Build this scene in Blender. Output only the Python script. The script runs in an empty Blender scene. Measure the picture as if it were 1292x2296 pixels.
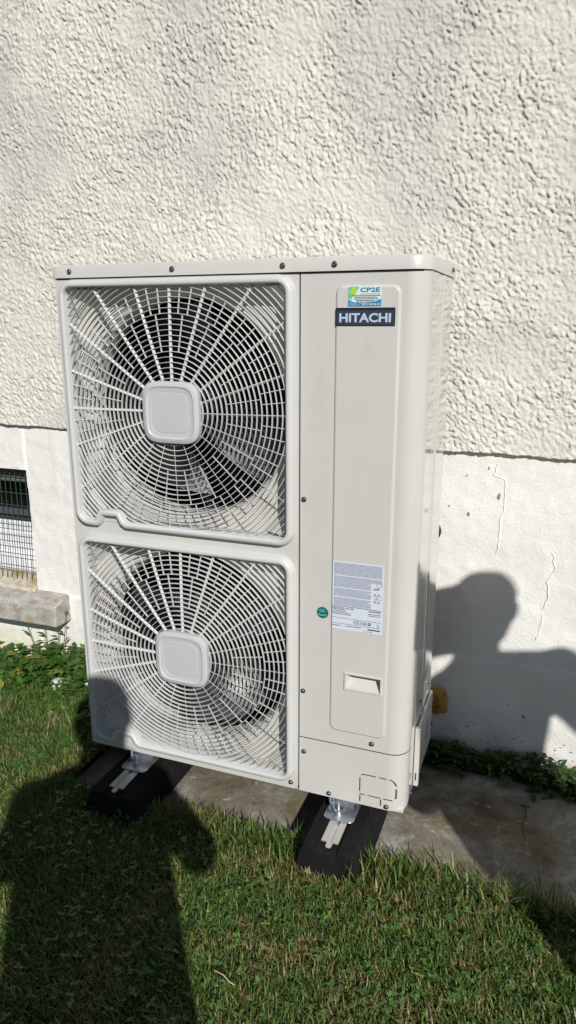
import bpy, bmesh, math, random
import numpy as np
from mathutils import Vector, Matrix
from mathutils.geometry import tessellate_polygon

random.seed(7)
rng = np.random.default_rng(11)
scene = bpy.context.scene
COL = scene.collection
Z0 = 0.125                       # underside of the cabinet above the slab

# ------------------------------------------------------------------ camera
CAM = Vector((1.2173, -1.5695, 1.2241 + Z0))
YAW, PITCH, ROLL = 0.3564, -0.261, 0.0016
Rm = (Matrix.Rotation(YAW, 3, 'Z') @ Matrix.Rotation(PITCH, 3, 'X') @ Matrix.Rotation(ROLL, 3, 'Y'))
cam_d = bpy.data.cameras.new('camera')
cam = bpy.data.objects.new('camera', cam_d)
COL.objects.link(cam)
right, fwd, up = Rm.col[0], Rm.col[1], Rm.col[2]
M = Matrix.Identity(4)
for i in range(3):
    M[i][0], M[i][1], M[i][2], M[i][3] = right[i], up[i], -fwd[i], CAM[i]
cam.matrix_world = M
cam_d.sensor_fit = 'HORIZONTAL'
cam_d.sensor_width = 36.0
cam_d.lens = 36.0 * 1594.0 / 1292.0
cam_d.clip_start = 0.01
cam_d.clip_end = 500.0
scene.camera = cam

# ------------------------------------------------------------------ light
SUN = Vector((-0.499, 0.690, -0.524)).normalized()      # direction the light travels
world = bpy.data.worlds.new('World')
scene.world = world
world.use_nodes = True
wn = world.node_tree.nodes
bg = wn['Background']
sky = wn.new('ShaderNodeTexSky')
sky.sky_type = 'NISHITA'
sky.sun_disc = False
sky.sun_elevation = math.asin(-SUN.z)
sky.dust_density = 0.2
sky.ozone_density = 2.0
sky.sun_rotation = math.atan2(-SUN.x, -SUN.y)
world.node_tree.links.new(sky.outputs[0], bg.inputs[0])
bg.inputs[1].default_value = 0.05
sun_d = bpy.data.lights.new('sun', 'SUN')
sun_d.energy = 5.0
sun_d.angle = math.radians(0.53)
sun_d.color = (1.0, 0.968, 0.915)
sun = bpy.data.objects.new('sun', sun_d)
sun.rotation_euler = SUN.to_track_quat('-Z', 'Y').to_euler()
sun.location = (4, -6, 6)
COL.objects.link(sun)
vs = scene.view_settings
vs.view_transform = 'Standard'
vs.look = 'None'
vs.exposure = -0.20
vs.gamma = 1.0
scene.cycles.use_denoising = True
scene.cycles.max_bounces = 8
scene.cycles.sample_clamp_indirect = 4.0


# ------------------------------------------------------------------ helpers
def S(c):
    return tuple((x / 12.92 if x <= 0.04045 else ((x + 0.055) / 1.055) ** 2.4) for x in [k / 255 for k in c])


def new_mat(name, color=(.5, .5, .5), rough=.5, metal=0.0, spec=.5, coat=0.0):
    m = bpy.data.materials.new(name)
    m.use_nodes = True
    b = m.node_tree.nodes['Principled BSDF']
    b.inputs['Base Color'].default_value = (*color, 1)
    b.inputs['Roughness'].default_value = rough
    b.inputs['Metallic'].default_value = metal
    b.inputs['Specular IOR Level'].default_value = spec
    b.inputs['Coat Weight'].default_value = coat
    b.inputs['Coat Roughness'].default_value = 0.08
    return m


class N:
    """small node builder for one material"""
    def __init__(self, m):
        self.t = m.node_tree
        self.b = self.t.nodes['Principled BSDF']
        tc = self.t.nodes.new('ShaderNodeTexCoord')
        self.co = tc.outputs['Object']

    def noise(self, scale, detail=4, rough=.6, vec=None, dist=0.0):
        n = self.t.nodes.new('ShaderNodeTexNoise')
        n.inputs['Scale'].default_value = scale
        n.inputs['Detail'].default_value = detail
        n.inputs['Roughness'].default_value = rough
        n.inputs['Distortion'].default_value = dist
        self.t.links.new(vec or self.co, n.inputs['Vector'])
        return n.outputs['Fac']

    def mapping(self, scale=(1, 1, 1), rot=(0, 0, 0)):
        n = self.t.nodes.new('ShaderNodeMapping')
        n.inputs['Scale'].default_value = scale
        n.inputs['Rotation'].default_value = rot
        self.t.links.new(self.co, n.inputs['Vector'])
        return n.outputs['Vector']

    def ramp(self, fac, stops):
        n = self.t.nodes.new('ShaderNodeValToRGB')
        e = n.color_ramp.elements
        while len(e) < len(stops):
            e.new(0.5)
        for k, (p, c) in zip(e, stops):
            k.position = p
            k.color = (*c, 1) if len(c) == 3 else c
        self.t.links.new(fac, n.inputs['Fac'])
        return n.outputs['Color']

    def mix(self, a, b, fac, mode='MIX'):
        n = self.t.nodes.new('ShaderNodeMix')
        n.data_type = 'RGBA'
        n.blend_type = mode
        for s, v in ((n.inputs[6], a), (n.inputs[7], b)):
            if isinstance(v, tuple):
                s.default_value = (*v, 1)
            else:
                self.t.links.new(v, s)
        if isinstance(fac, (int, float)):
            n.inputs[0].default_value = fac
        else:
            self.t.links.new(fac, n.inputs[0])
        return n.outputs[2]

    def attr(self, name):
        n = self.t.nodes.new('ShaderNodeAttribute')
        n.attribute_name = name
        return n

    def bump(self, h, strength=.5, dist=.002, normal=None):
        n = self.t.nodes.new('ShaderNodeBump')
        n.inputs['Strength'].default_value = strength
        n.inputs['Distance'].default_value = dist
        self.t.links.new(h, n.inputs['Height'])
        if normal is not None:
            self.t.links.new(normal, n.inputs['Normal'])
        self.t.links.new(n.outputs['Normal'], self.b.inputs['Normal'])
        return n.outputs['Normal']

    def color(self, c):
        self.t.links.new(c, self.b.inputs['Base Color'])

    def rough(self, c):
        self.t.links.new(c, self.b.inputs['Roughness'])


class MB:
    """collects vertices and faces in world coordinates"""
    def __init__(self):
        self.v, self.f = [], []

    def add(self, vs_, fs):
        o = len(self.v)
        self.v += [tuple(p) for p in vs_]
        self.f += [tuple(i + o for i in f) for f in fs]
        return self

    def box(self, x0, x1, y0, y1, z0, z1):
        vs_ = [(x, y, z) for z in (z0, z1) for y in (y0, y1) for x in (x0, x1)]
        return self.add(vs_, [(0, 2, 3, 1), (4, 5, 7, 6), (0, 1, 5, 4), (2, 6, 7, 3), (0, 4, 6, 2), (1, 3, 7, 5)])

    def loops(self, ls, close=True, cap0=False, cap1=False):
        n = len(ls[0])
        vs_ = [p for l in ls for p in l]
        fs = []
        for k in range(len(ls) - 1):
            for i in range(n if close else n - 1):
                j = (i + 1) % n
                fs.append((k * n + i, k * n + j, (k + 1) * n + j, (k + 1) * n + i))
        if cap0:
            fs.append(tuple(reversed(range(n))))
        if cap1:
            fs.append(tuple(range((len(ls) - 1) * n, len(ls) * n)))
        return self.add(vs_, fs)

    def tube(self, pts, r, n=6, caps=True):
        pts = [Vector(p) for p in pts]
        rs = r if isinstance(r, (list, tuple)) else [r] * len(pts)
        ls = []
        ref = Vector((0.31, 0.17, 0.93))
        for i, p in enumerate(pts):
            d = (pts[min(i + 1, len(pts) - 1)] - pts[max(i - 1, 0)]).normalized()
            rf = ref if abs(d.dot(ref.normalized())) < .95 else Vector((1, 0, 0))
            a = d.cross(rf).normalized()
            b = d.cross(a)
            ls.append([p + (a * math.cos(2 * math.pi * k / n) + b * math.sin(2 * math.pi * k / n)) * rs[i] for k in range(n)])
        return self.loops(ls, True, caps, caps)

    def lathe(self, c, axis, prof, n=24, cap0=False, cap1=False):
        """prof: list of (radius, distance along axis)"""
        ax = Vector(axis).normalized()
        a = ax.orthogonal().normalized()
        b = ax.cross(a)
        c = Vector(c)
        ls = [[c + ax * h + (a * math.cos(2 * math.pi * k / n) + b * math.sin(2 * math.pi * k / n)) * r for k in range(n)] for r, h in prof]
        return self.loops(ls, True, cap0, cap1)

    def plate(self, outer, holes, y, t=0.0):
        """polygon (x,z) with holes in a y plane; t > 0 gives it thickness and hole walls"""
        polys = [[Vector((x, z, 0)) for x, z in outer]] + [[Vector((x, z, 0)) for x, z in h] for h in holes]
        tri = tessellate_polygon(polys)
        flat = [p for l in polys for p in l]
        self.add([(p.x, y, p.y) for p in flat], tri)
        if t:
            self.add([(p.x, y + t, p.y) for p in flat], tri)
            for l in polys:
                self.loops([[(p.x, y, p.y) for p in l], [(p.x, y + t, p.y) for p in l]])
        return self

    def sweep(self, path, prof):
        """closed (x,z) path, profile of (outward offset, y)"""
        P = [Vector((x, z)) for x, z in path]
        n = len(P)
        area = sum(P[i].x * P[(i + 1) % n].y - P[(i + 1) % n].x * P[i].y for i in range(n))
        sgn = 1 if area > 0 else -1
        off = []
        for i in range(n):
            e0 = (P[i] - P[i - 1]).normalized()
            e1 = (P[(i + 1) % n] - P[i]).normalized()
            n0 = Vector((e0.y, -e0.x)) * sgn
            n1 = Vector((e1.y, -e1.x)) * sgn
            m = (n0 + n1)
            m = m / max(m.length_squared / 2, .35)
            off.append(m)
        ls = [[(P[i].x + off[i].x * o, y, P[i].y + off[i].y * o) for i in range(n)] for o, y in prof]
        return self.loops(ls)

    def build(self, name, mat, parent=None, smooth=False, bevel=0.0, seg=2, angle=40):
        me = bpy.data.meshes.new(name)
        o0 = Vector((0, 0, 0))
        p = parent
        while p is not None:
            o0 = o0 + p.location
            p = p.parent
        me.from_pydata([(x - o0.x, y - o0.y, z - o0.z) for x, y, z in self.v], [], self.f)
        bm = bmesh.new()
        bm.from_mesh(me)
        bmesh.ops.recalc_face_normals(bm, faces=bm.faces)
        bm.to_mesh(me)
        bm.free()
        me.materials.append(mat)
        ob = bpy.data.objects.new(name, me)
        COL.objects.link(ob)
        ob.parent = parent
        if bevel:
            md = ob.modifiers.new('bevel', 'BEVEL')
            md.width = bevel
            md.segments = seg
            md.limit_method = 'ANGLE'
            md.angle_limit = math.radians(30)
        if smooth or bevel:
            me.shade_smooth()
            me.set_sharp_from_angle(angle=math.radians(angle))
        return ob


def tag(o, label=None, cat=None, group=None, kind=None):
    if label: o['label'] = label
    if cat: o['category'] = cat
    if group: o['group'] = group
    if kind: o['kind'] = kind
    return o


def empty(name, loc, label=None, cat=None, group=None):
    o = bpy.data.objects.new(name, None)
    o.location = loc
    o.empty_display_size = .1
    COL.objects.link(o)
    return tag(o, label, cat, group)


def rrect(x0, x1, z0, z1, r, n=6):
    """rounded rectangle in (x,z); r number or (bl, br, tr, tl)"""
    rr = r if isinstance(r, tuple) else (r,) * 4
    out = []
    for (cx, cz, a0), q in zip(((x0, z0, 180), (x1, z0, 270), (x1, z1, 0), (x0, z1, 90)), rr):
        sx = 1 if cx == x0 else -1
        sz = 1 if cz == z0 else -1
        for k in range(n + 1):
            a = math.radians(a0 + 90 * k / n)
            out.append((cx + sx * q + q * math.cos(a), cz + sz * q + q * math.sin(a)))
    return out


def text_mesh(s, x, z, y, w=None, h=None, mat=None, parent=None, name='lettering', bold=0.0, align='LEFT', shear=0.0, rise=0.0):
    """flat lettering facing -y with its lower left corner at x,z"""
    cu = bpy.data.curves.new('t', 'FONT')
    cu.body = s
    cu.offset = bold
    cu.resolution_u = 3
    ob = bpy.data.objects.new('t', cu)
    COL.objects.link(ob)
    dg = bpy.context.evaluated_depsgraph_get()
    me = bpy.data.meshes.new_from_object(ob.evaluated_get(dg))
    bpy.data.objects.remove(ob)
    vv = np.array([v.co[:] for v in me.vertices])
    mn, mx = vv.min(0), vv.max(0)
    sc_h = h / (mx[1] - mn[1])
    sc_w = (w / (mx[0] - mn[0])) if w else sc_h
    mb = MB()
    ww = (mx[0] - mn[0]) * sc_w
    pts = [(x + (a - mn[0]) * sc_w + (b - mn[1]) * shear * sc_h, y, z + (b - mn[1]) * sc_h) for a, b, c in vv]
    mb.add(pts, [tuple(p.vertices) for p in me.polygons])
    bpy.data.meshes.remove(me)
    return mb.build(name, mat, parent)


# gradient noise on arrays
_perm = rng.permutation(4096)
_ang = rng.uniform(0, 2 * np.pi, 4096)


def perlin(x, y, seed=0):
    xi, yi = np.floor(x).astype(np.int64), np.floor(y).astype(np.int64)
    xf, yf = x - xi, y - yi
    u, v = xf ** 3 * (xf * (xf * 6 - 15) + 10), yf ** 3 * (yf * (yf * 6 - 15) + 10)

    def g(ix, iy, dx, dy):
        hsh = _perm[(_perm[(ix + seed * 131) & 4095] + iy * 7) & 4095]
        a = _ang[hsh]
        return np.cos(a) * dx + np.sin(a) * dy
    n00, n10 = g(xi, yi, xf, yf), g(xi + 1, yi, xf - 1, yf)
    n01, n11 = g(xi, yi + 1, xf, yf - 1), g(xi + 1, yi + 1, xf - 1, yf - 1)
    return (n00 * (1 - u) + n10 * u) * (1 - v) + (n01 * (1 - u) + n11 * u) * v


def fbm(x, y, oct=3, seed=0):
    s, a = 0, 1.0
    for k in range(oct):
        s = s + a * perlin(x * 2 ** k, y * 2 ** k, seed + k * 17)
        a *= .5
    return s


def sstep(a, b, x):
    t = np.clip((x - a) / (b - a), 0, 1)
    return t * t * (3 - 2 * t)


def np_mesh(name, V, F4=None, F3=None, mat=None, parent=None, colors=None, smooth=True):
    me = bpy.data.meshes.new(name)
    nq = 0 if F4 is None else len(F4)
    nt = 0 if F3 is None else len(F3)
    me.vertices.add(len(V))
    me.vertices.foreach_set('co', np.ascontiguousarray(V, dtype=np.float32).ravel())
    idx = []
    if nq: idx.append(np.asarray(F4).ravel())
    if nt: idx.append(np.asarray(F3).ravel())
    idx = np.concatenate(idx).astype(np.int32)
    me.loops.add(len(idx))
    me.loops.foreach_set('vertex_index', idx)
    me.polygons.add(nq + nt)
    st = np.concatenate([np.arange(nq) * 4, nq * 4 + np.arange(nt) * 3]).astype(np.int32)
    me.polygons.foreach_set('loop_start', st)
    me.update(calc_edges=True)
    me.validate()
    if smooth:
        me.shade_smooth()
    if colors is not None:
        at = me.color_attributes.new('tint', 'FLOAT_COLOR', 'POINT')
        at.data.foreach_set('color', np.ascontiguousarray(colors, dtype=np.float32).ravel())
    me.materials.append(mat)
    o = bpy.data.objects.new(name, me)
    COL.objects.link(o)
    o.parent = parent
    return o


# ------------------------------------------------------------------ materials
def m_case(name, col, rough, coat):
    m = new_mat(name, col, rough, 0, .5, coat)
    n = N(m)
    f = n.noise(9, 3)
    c_ = n.mix(tuple(c * .95 for c in col), tuple(min(1, c * 1.03) for c in col), f)
    c_ = n.mix(c_, tuple(c * k for c, k in zip(col, (.78, .75, .70))), n.ramp(n.noise(5, 6, .75, n.mapping((3, 3, .5))), [(.52, (0, 0, 0)), (.75, (.16, .16, .16))]))
    c_ = n.mix(c_, tuple(c * .6 for c in col), n.ramp(n.noise(120, 3, .7), [(.68, (0, 0, 0)), (.76, (.4, .4, .4))]))
    n.color(c_)
    n.rough(n.ramp(n.noise(14, 5, .7), [(.3, (rough * .85,) * 3), (.7, (min(1, rough * 1.3),) * 3)]))
    n.bump(n.noise(900, 2), .06, .0006)
    return m


CASE = m_case('painted_steel_beige', (.60, .588, .558), .32, .25)
SIDE = m_case('painted_steel_glossy', (.55, .54, .51), .10, .9)
GUARD = m_case('plastic_light_grey', (.60, .605, .60), .38, .0)
HUBM = m_case('plastic_hub_grey', (.53, .545, .56), .42, .0)
SHROUD = m_case('plastic_shroud_beige', (.56, .55, .515), .5, 0)
BLADEM = new_mat('fan_blade_plastic', (.016, .018, .022), .42, 0, 1.0)
BLACKP = new_mat('black_plastic', (.018, .019, .022), .28)
DARKIN = new_mat('dark_interior', (.03, .03, .033), .6)
COILM = new_mat('coil_fins', (.05, .052, .058), .45, .3)
_n = N(COILM)
_w = _n.t.nodes.new('ShaderNodeTexVoronoi')
_w.inputs['Scale'].default_value = 55
_n.t.links.new(_n.co, _w.inputs['Vector'])
_n.bump(_w.outputs['Distance'], 1, .01)
GAP = new_mat('dark_gap', (.012, .012, .013), .7)
SCREW = new_mat('screw_metal', (.20, .205, .22), .35, .85)
ZINC = new_mat('galvanised_steel', (.50, .53, .57), .30, .9)
_n = N(ZINC)
_n.rough(_n.ramp(_n.noise(60, 3), [(.3, (.2, .2, .2)), (.7, (.5, .5, .5))]))
ALU = new_mat('aluminium_rail', (.66, .65, .61), .42, .65)
RUBBER = new_mat('recycled_rubber', (.016, .016, .017), .9, 0, .2)
_n = N(RUBBER)
_n.color(_n.ramp(_n.noise(45, 5, .7), [(.35, (.007, .007, .008)), (.62, (.013, .012, .012)), (.8, (.04, .035, .03))]))
_n.bump(_n.noise(220, 3), .5, .003)

RENDER = new_mat('roughcast_cream', (.7, .68, .6), .92, 0, .15)
_n = N(RENDER)
_sc = _n.noise(2.2, 5, .62, None, .6)
_fi = _n.noise(150, 3, .6)
_c = _n.mix((.75, .732, .665), (.67, .652, .59), _n.ramp(_fi, [(.35, (0, 0, 0)), (.7, (1, 1, 1))]))
_c = _n.mix(_c, (.50, .495, .45), _n.ramp(_sc, [(.54, (0, 0, 0)), (.72, (.6, .6, .6))]))
_at = _n.attr('tint')
_c = _n.mix(_c, _at.outputs['Color'], 1.0, 'MULTIPLY')
_n.color(_c)
_n.bump(_n.noise(420, 3, .65), .55, .003)

PLINTH = new_mat('painted_plaster_white', (.8, .79, .76), .85, 0, .2)
_n = N(PLINTH)
_c = _n.mix((.83, .82, .795), (.77, .755, .725), _n.ramp(_n.noise(5, 5, .6), [(.4, (0, 0, 0)), (.7, (1, 1, 1))]))
_at = _n.attr('tint')
_c = _n.mix(_c, _at.outputs['Color'], 1.0, 'MULTIPLY')
_n.color(_c)
_n.bump(_n.noise(110, 5, .65), .55, .004)
CRACK = new_mat('crack_shadow_grey', (.55, .535, .50), .95)
FLAKE = new_mat('bare_grey_chip', (.22, .22, .22), .95)
RIDGE = new_mat('peeling_paint', (.80, .785, .75), .85)

CONC = new_mat('weathered_concrete', (.3, .28, .25), .93, 0, .2)
_n = N(CONC)
_c = _n.ramp(_n.noise(6, 6, .68, None, .6), [(.36, (.11, .088, .062)), (.46, (.185, .16, .122)), (.55, (.235, .215, .18)), (.66, (.36, .345, .315))])
_c = _n.mix(_c, (.15, .135, .055), _n.ramp(_n.noise(8.5, 5, .7), [(.50, (0, 0, 0)), (.62, (.7, .7, .7))]))
_c = _n.mix(_c, (.055, .045, .04), _n.ramp(_n.noise(60, 4, .75), [(.56, (0, 0, 0)), (.66, (.85, .85, .85))]))
_c = _n.mix(_c, (.62, .61, .58), _n.ramp(_n.noise(30, 6, .8), [(.58, (0, 0, 0)), (.68, (.8, .8, .8))]))
_n.color(_c)
_n.bump(_n.noise(160, 5, .7), .8, .004)

SILLC = new_mat('sill_concrete', (.34, .33, .32), .92, 0, .2)
_n = N(SILLC)
_c = _n.ramp(_n.noise(22, 6, .72), [(.34, (.27, .235, .19)), (.50, (.43, .405, .37)), (.66, (.55, .54, .52))])
_c = _n.mix(_c, (.17, .15, .13), _n.ramp(_n.noise(110, 5, .75), [(.56, (0, 0, 0)), (.66, (.7, .7, .7))]))
_c = _n.mix(_c, (.36, .25, .06), _n.ramp(_n.noise(13, 5, .7), [(.58, (0, 0, 0)), (.68, (.75, .75, .75))]))
_n.color(_c)
_n.bump(_n.noise(120, 5, .7), .8, .004)
LICHEN = new_mat('sill_weathered_beige', (.55, .50, .42), .92, 0, .2)
_n = N(LICHEN)
_c = _n.ramp(_n.noise(25, 6, .7), [(.3, (.36, .29, .22)), (.5, (.58, .53, .45)), (.75, (.68, .64, .57))])
_c = _n.mix(_c, (.40, .29, .06), _n.ramp(_n.noise(16, 5, .7), [(.52, (0, 0, 0)), (.64, (.85, .85, .85))]))
_n.color(_c)
_n.bump(_n.noise(120, 5, .7), .8, .004)

SOIL = new_mat('lawn_soil', (.06, .05, .03), .95, 0, .1)
_n = N(SOIL)
_n.color(_n.ramp(_n.noise(40, 5, .7), [(.3, (.030, .026, .014)), (.55, (.075, .062, .030)), (.75, (.07, .085, .025))]))
_n.bump(_n.noise(120, 4), 1, .01)


def leafmat(name, rough=.5, trans=.25):
    m = new_mat(name, (.1, .2, .05), rough, 0, .35)
    t = m.node_tree
    a = t.nodes.new('ShaderNodeAttribute')
    a.attribute_name = 'tint'
    b = t.nodes['Principled BSDF']
    t.links.new(a.outputs['Color'], b.inputs['Base Color'])
    tr = t.nodes.new('ShaderNodeBsdfTranslucent')
    t.links.new(a.outputs['Color'], tr.inputs['Color'])
    mx = t.nodes.new('ShaderNodeMixShader')
    mx.inputs[0].default_value = trans
    t.links.new(b.outputs[0], mx.inputs[1])
    t.links.new(tr.outputs[0], mx.inputs[2])
    t.links.new(mx.outputs[0], t.nodes['Material Output'].inputs[0])
    return m


GRASS = leafmat('grass_blades', .45, .28)
LEAF = leafmat('weed_leaves', .42, .22)
STEM = new_mat('weed_stem', (.10, .11, .04), .6)
TWIG = new_mat('dry_twig', (.07, .045, .03), .8)
STRAW = new_mat('dry_straw', (.62, .52, .34), .7)
STONE = new_mat('pale_stone', (.68, .68, .67), .8)
_n = N(STONE)
_n.bump(_n.noise(70, 4), .5, .004)
FOAM = new_mat('expanding_foam', (.50, .27, .06), .7)
_n = N(FOAM)
_n.color(_n.ramp(_n.noise(60, 4), [(.3, (.28, .13, .03)), (.6, (.58, .33, .08)), (.8, (.66, .47, .2))]))
PIPEM = new_mat('grey_pipe_sleeve', (.42, .44, .48), .45)
WIREM = new_mat('green_coated_wire', (.045, .075, .06), .4)
PVC = new_mat('white_pvc', (.80, .81, .83), .35)
GREYF = new_mat('grey_window_frame', (.16, .165, .155), .6)
BARM = new_mat('blue_grey_bar', (.085, .085, .11), .5)
BADGE = new_mat('badge_dark_blue', (.035, .045, .075), .3)
BADGEK = new_mat('badge_border', (.012, .016, .028), .3)
SILV = new_mat('badge_letters', (.55, .66, .85), .35, .15)
LBL = new_mat('label_paper', (.66, .71, .80), .4)
INK = new_mat('label_ink', (.05, .055, .08), .6)
INKL = new_mat('label_small_print', (.20, .22, .31), .6)
TEAL = new_mat('qc_green', (.0, .155, .135), .35)
QCT = new_mat('qc_print', (.30, .62, .55), .4)
ST_W = new_mat('sticker_white', (.70, .78, .80), .35)
ST_B = new_mat('sticker_blue', (.01, .27, .52), .35)
ST_G = new_mat('sticker_green', (.26, .62, .34), .35)
ST_S = new_mat('sticker_sun', (.42, .66, .03), .35)
ST_T = new_mat('sticker_blue_letters', (.02, .22, .42), .4)

# ------------------------------------------------------------------ ground
ZG = -0.012
ZL = .022                              # the lawn stands a little above the slab
gm = MB()
gm.add([(-60, -80, ZL), (60, -80, ZL), (60, -.078, ZL), (-60, -.078, ZL), (60, -.070, -.08), (-.058, -.070, -.08), (-.058, -.078, ZL),
        (-.058, .6, ZL), (-60, .6, ZL), (-.052, .6, -.08), (60, .6, ZG), (60, .42, ZG), (-.058, .42, ZG), (-.058, .6, ZG)],
       [(0, 1, 2, 6, 3), (6, 2, 4, 5), (3, 6, 7, 8), (6, 5, 9, 7), (12, 11, 10, 13)])
ground = tag(gm.build('ground', SOIL), kind='structure')

# concrete slab under the unit and along the wall
nx = 120
sl = MB()
xs = np.linspace(-.05, 2.9, nx)
front = -.070 + .014 * fbm(xs * 4, xs * 0 + 3.3, 3, 4)
front = front + np.where(xs < .5, -.012, 0)
back = .435 + .010 * fbm(xs * 5, xs * 0 + 9.1, 3, 8)
rows = []
rows.append([(x, f - .004, -.09) for x, f in zip(xs, front)])
rows.append([(x, f, -.006) for x, f in zip(xs, front)])
rows.append([(x, f + .010, 0.0) for x, f in zip(xs, front)])
rows.append([(x, (f + b) / 2, 0.0) for x, f, b in zip(xs, front, back)])
rows.append([(x, b - .006, 0.0) for x, b in zip(xs, back)])
rows.append([(x, b, -.006) for x, b in zip(xs, back)])
rows.append([(x, b, -.09) for x, b in zip(xs, back)])
sl.loops(rows, close=False)
for e in (0, nx - 1):
    sl.add([r[e] for r in rows], [tuple(range(7))])
slab = tag(sl.build('concrete_path', CONC, smooth=True, angle=35), kind='structure')

# ------------------------------------------------------------------ house wall
WY = 0.5                               # plinth plane
ZJ = .865 + Z0                         # joint between roughcast and plinth
house = empty('house_wall', (0, WY, 0), 'cream roughcast house wall with smooth white cracked plinth behind the heat pump', 'wall')
HP = house.location


def grid_faces(nx_, nz_):
    i = np.arange(nx_ - 1)[None, :] + nx_ * np.arange(nz_ - 1)[:, None]
    return np.stack([i, i + 1, i + 1 + nx_, i + nx_], -1).reshape(-1, 4)


# roughcast
gx = np.concatenate([np.arange(-2.4, -1.02, .012), np.arange(-1.02, 1.72, .0030), np.arange(1.72, 3.2, .012)])
gz = np.concatenate([np.arange(ZJ, 2.36, .0030), np.arange(2.36, 3.1, .012)])
X, Zg = np.meshgrid(gx, gz)
# diagonal, slightly elongated flakes
u_ = X * math.cos(.65) + Zg * math.sin(.65)
w_ = -X * math.sin(.65) + Zg * math.cos(.65)
wx = .007 * fbm(X * 34, Zg * 34, 2, 31)
wz = .007 * fbm(X * 34 + 7, Zg * 34 + 3, 2, 37)
h = np.zeros_like(X)
for k, (f, amp, thr) in enumerate(((40, .0012, .05), (78, .0020, .03), (78, .0018, -.14), (84, .0016, .17), (120, .0012, .08), (120, .0010, -.1), (150, .0005, .0))):
    nn = perlin((u_ + wx) * f * 1.42 + k * 5.3, (w_ + wz) * f * .72 + k * 2.9, 50 + k * 9)
    h += amp * sstep(thr - .03, thr + .05, nn)
h *= .52 + .50 * sstep(-.50, .25, fbm(X * 4.3 + 1.3, Zg * 5.1, 4, 95))
h += .0034 * fbm(X * 9, Zg * 9, 3, 90) + .003 * perlin(X * 2, Zg * 2, 91)
edge = sstep(0, .012, Zg - ZJ)
YR = WY - .012 - h
wob = (.010 * fbm(gx * 3.1, gx * 0 + .7, 3, 77) + .004 * perlin(gx * 40, gx * 0 + 2.2, 78))
Zr = Zg + wob[None, :] * (1 - sstep(0, .05, Zg - ZJ))
lean_ = (h - h.mean()) * (sstep(0, .03, Zg - ZJ))
V = np.stack([X - .40 * lean_, YR, Zr - .35 * lean_], -1)
V[..., 1] -= WY
lip = V[0].copy(); lip[:, 1] = .012; lip[:, 2] += .001
V = np.concatenate([lip[None], V], 0)
cav = np.concatenate([np.full((1, len(gx)), .5), .86 + .14 * sstep(.001, .010, h)], 0)
soot = sstep(.0, .5, fbm(X * 1.7 + 4, Zg * 1.3, 4, 120) + .12 * (Zg - 1.6))
soot = np.concatenate([soot[:1], soot], 0)
tint = np.stack([1 - .15 * soot, 1 - .145 * soot, 1 - .13 * soot, np.ones_like(soot)], -1)
np_mesh('roughcast_render', V.reshape(-1, 3), grid_faces(len(gx), len(gz) + 1), None, RENDER, house, tint.reshape(-1, 4), False)

# plinth with a basement window opening
def plinth_h(x, z):
    x, z = np.asarray(x, float), np.asarray(z, float)
    return .0030 * fbm(x * 6, z * 6, 4, 140) + .0016 * sstep(.1, .25, perlin(x * 28, z * 20, 150)) + .0010 * sstep(.12, .2, perlin(x * 55, z * 45, 151))


def wall_y(x, z, d=.0):
    return WY - float(plinth_h(np.array([x]), np.array([z]))[0]) - .0008 - d


WX1, WZ0, WZ1 = -.580, .285 + Z0, .700 + Z0
WX0 = -1.55
px = np.unique(np.concatenate([np.arange(-2.4, 3.2, .010), [WX0, WX1]]))
pz = np.unique(np.concatenate([np.arange(-.10, ZJ + .03, .010), [WZ0 - .06, WZ1]]))
PX, PZ = np.meshgrid(px, pz)
ph = plinth_h(PX, PZ)
V = np.stack([PX, -ph, PZ], -1).reshape(-1, 3)
F = grid_faces(len(px), len(pz))
cx_, cz_ = PX.ravel()[F].mean(1), PZ.ravel()[F].mean(1)
keep = ~((cx_ > WX0) & (cx_ < WX1) & (cz_ > WZ0 - .06) & (cz_ < WZ1))
low = 1 - sstep(.0, .20, PZ)
damp = low * sstep(-.25, .35, fbm(PX * 5, PZ * 9, 4, 160))
yel = (1 - sstep(.05, .24, PZ)) * (1 - sstep(-.55, -.35, PX))
t3 = np.stack([1 - .30 * damp - .05 * yel, 1 - .33 * damp - .08 * yel, 1 - .40 * damp - .30 * yel, np.ones_like(PX)], -1)
np_mesh('plinth', V, F[keep], None, PLINTH, house, t3.reshape(-1, 4))


# cracks and chips in the plinth
def crack(path, w=.0022, ridge=True):
    pts = []
    for (x0, z0), (x1, z1) in zip(path[:-1], path[1:]):
        nseg = max(3, int(math.hypot(x1 - x0, z1 - z0) / .012))
        for k in range(nseg):
            t = k / nseg
            pts.append((x0 + (x1 - x0) * t + random.uniform(-.003, .003), z0 + (z1 - z0) * t))
    pts.append(path[-1])
    a, b = MB(), MB()
    la, ra, lb, rb = [], [], [], []
    for i, (x, z) in enumerate(pts):
        k = .42 * w * (.4 + random.random()) * (1 if 0 < i < len(pts) - 1 else .2)
        yy = wall_y(x, z)
        la.append((x - k, yy, z + .3 * k)); ra.append((x + k * .2, yy, z))
        lb.append((x + k * .2, yy - .0016, z)); rb.append((x + k * 5.0, yy + .0006, z - k * .3))
    a.loops([la, ra], close=False).build('crack', CRACK, house)
    if ridge:
        b.loops([lb, rb], close=False).build('flaking_edge', RIDGE, house)


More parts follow.
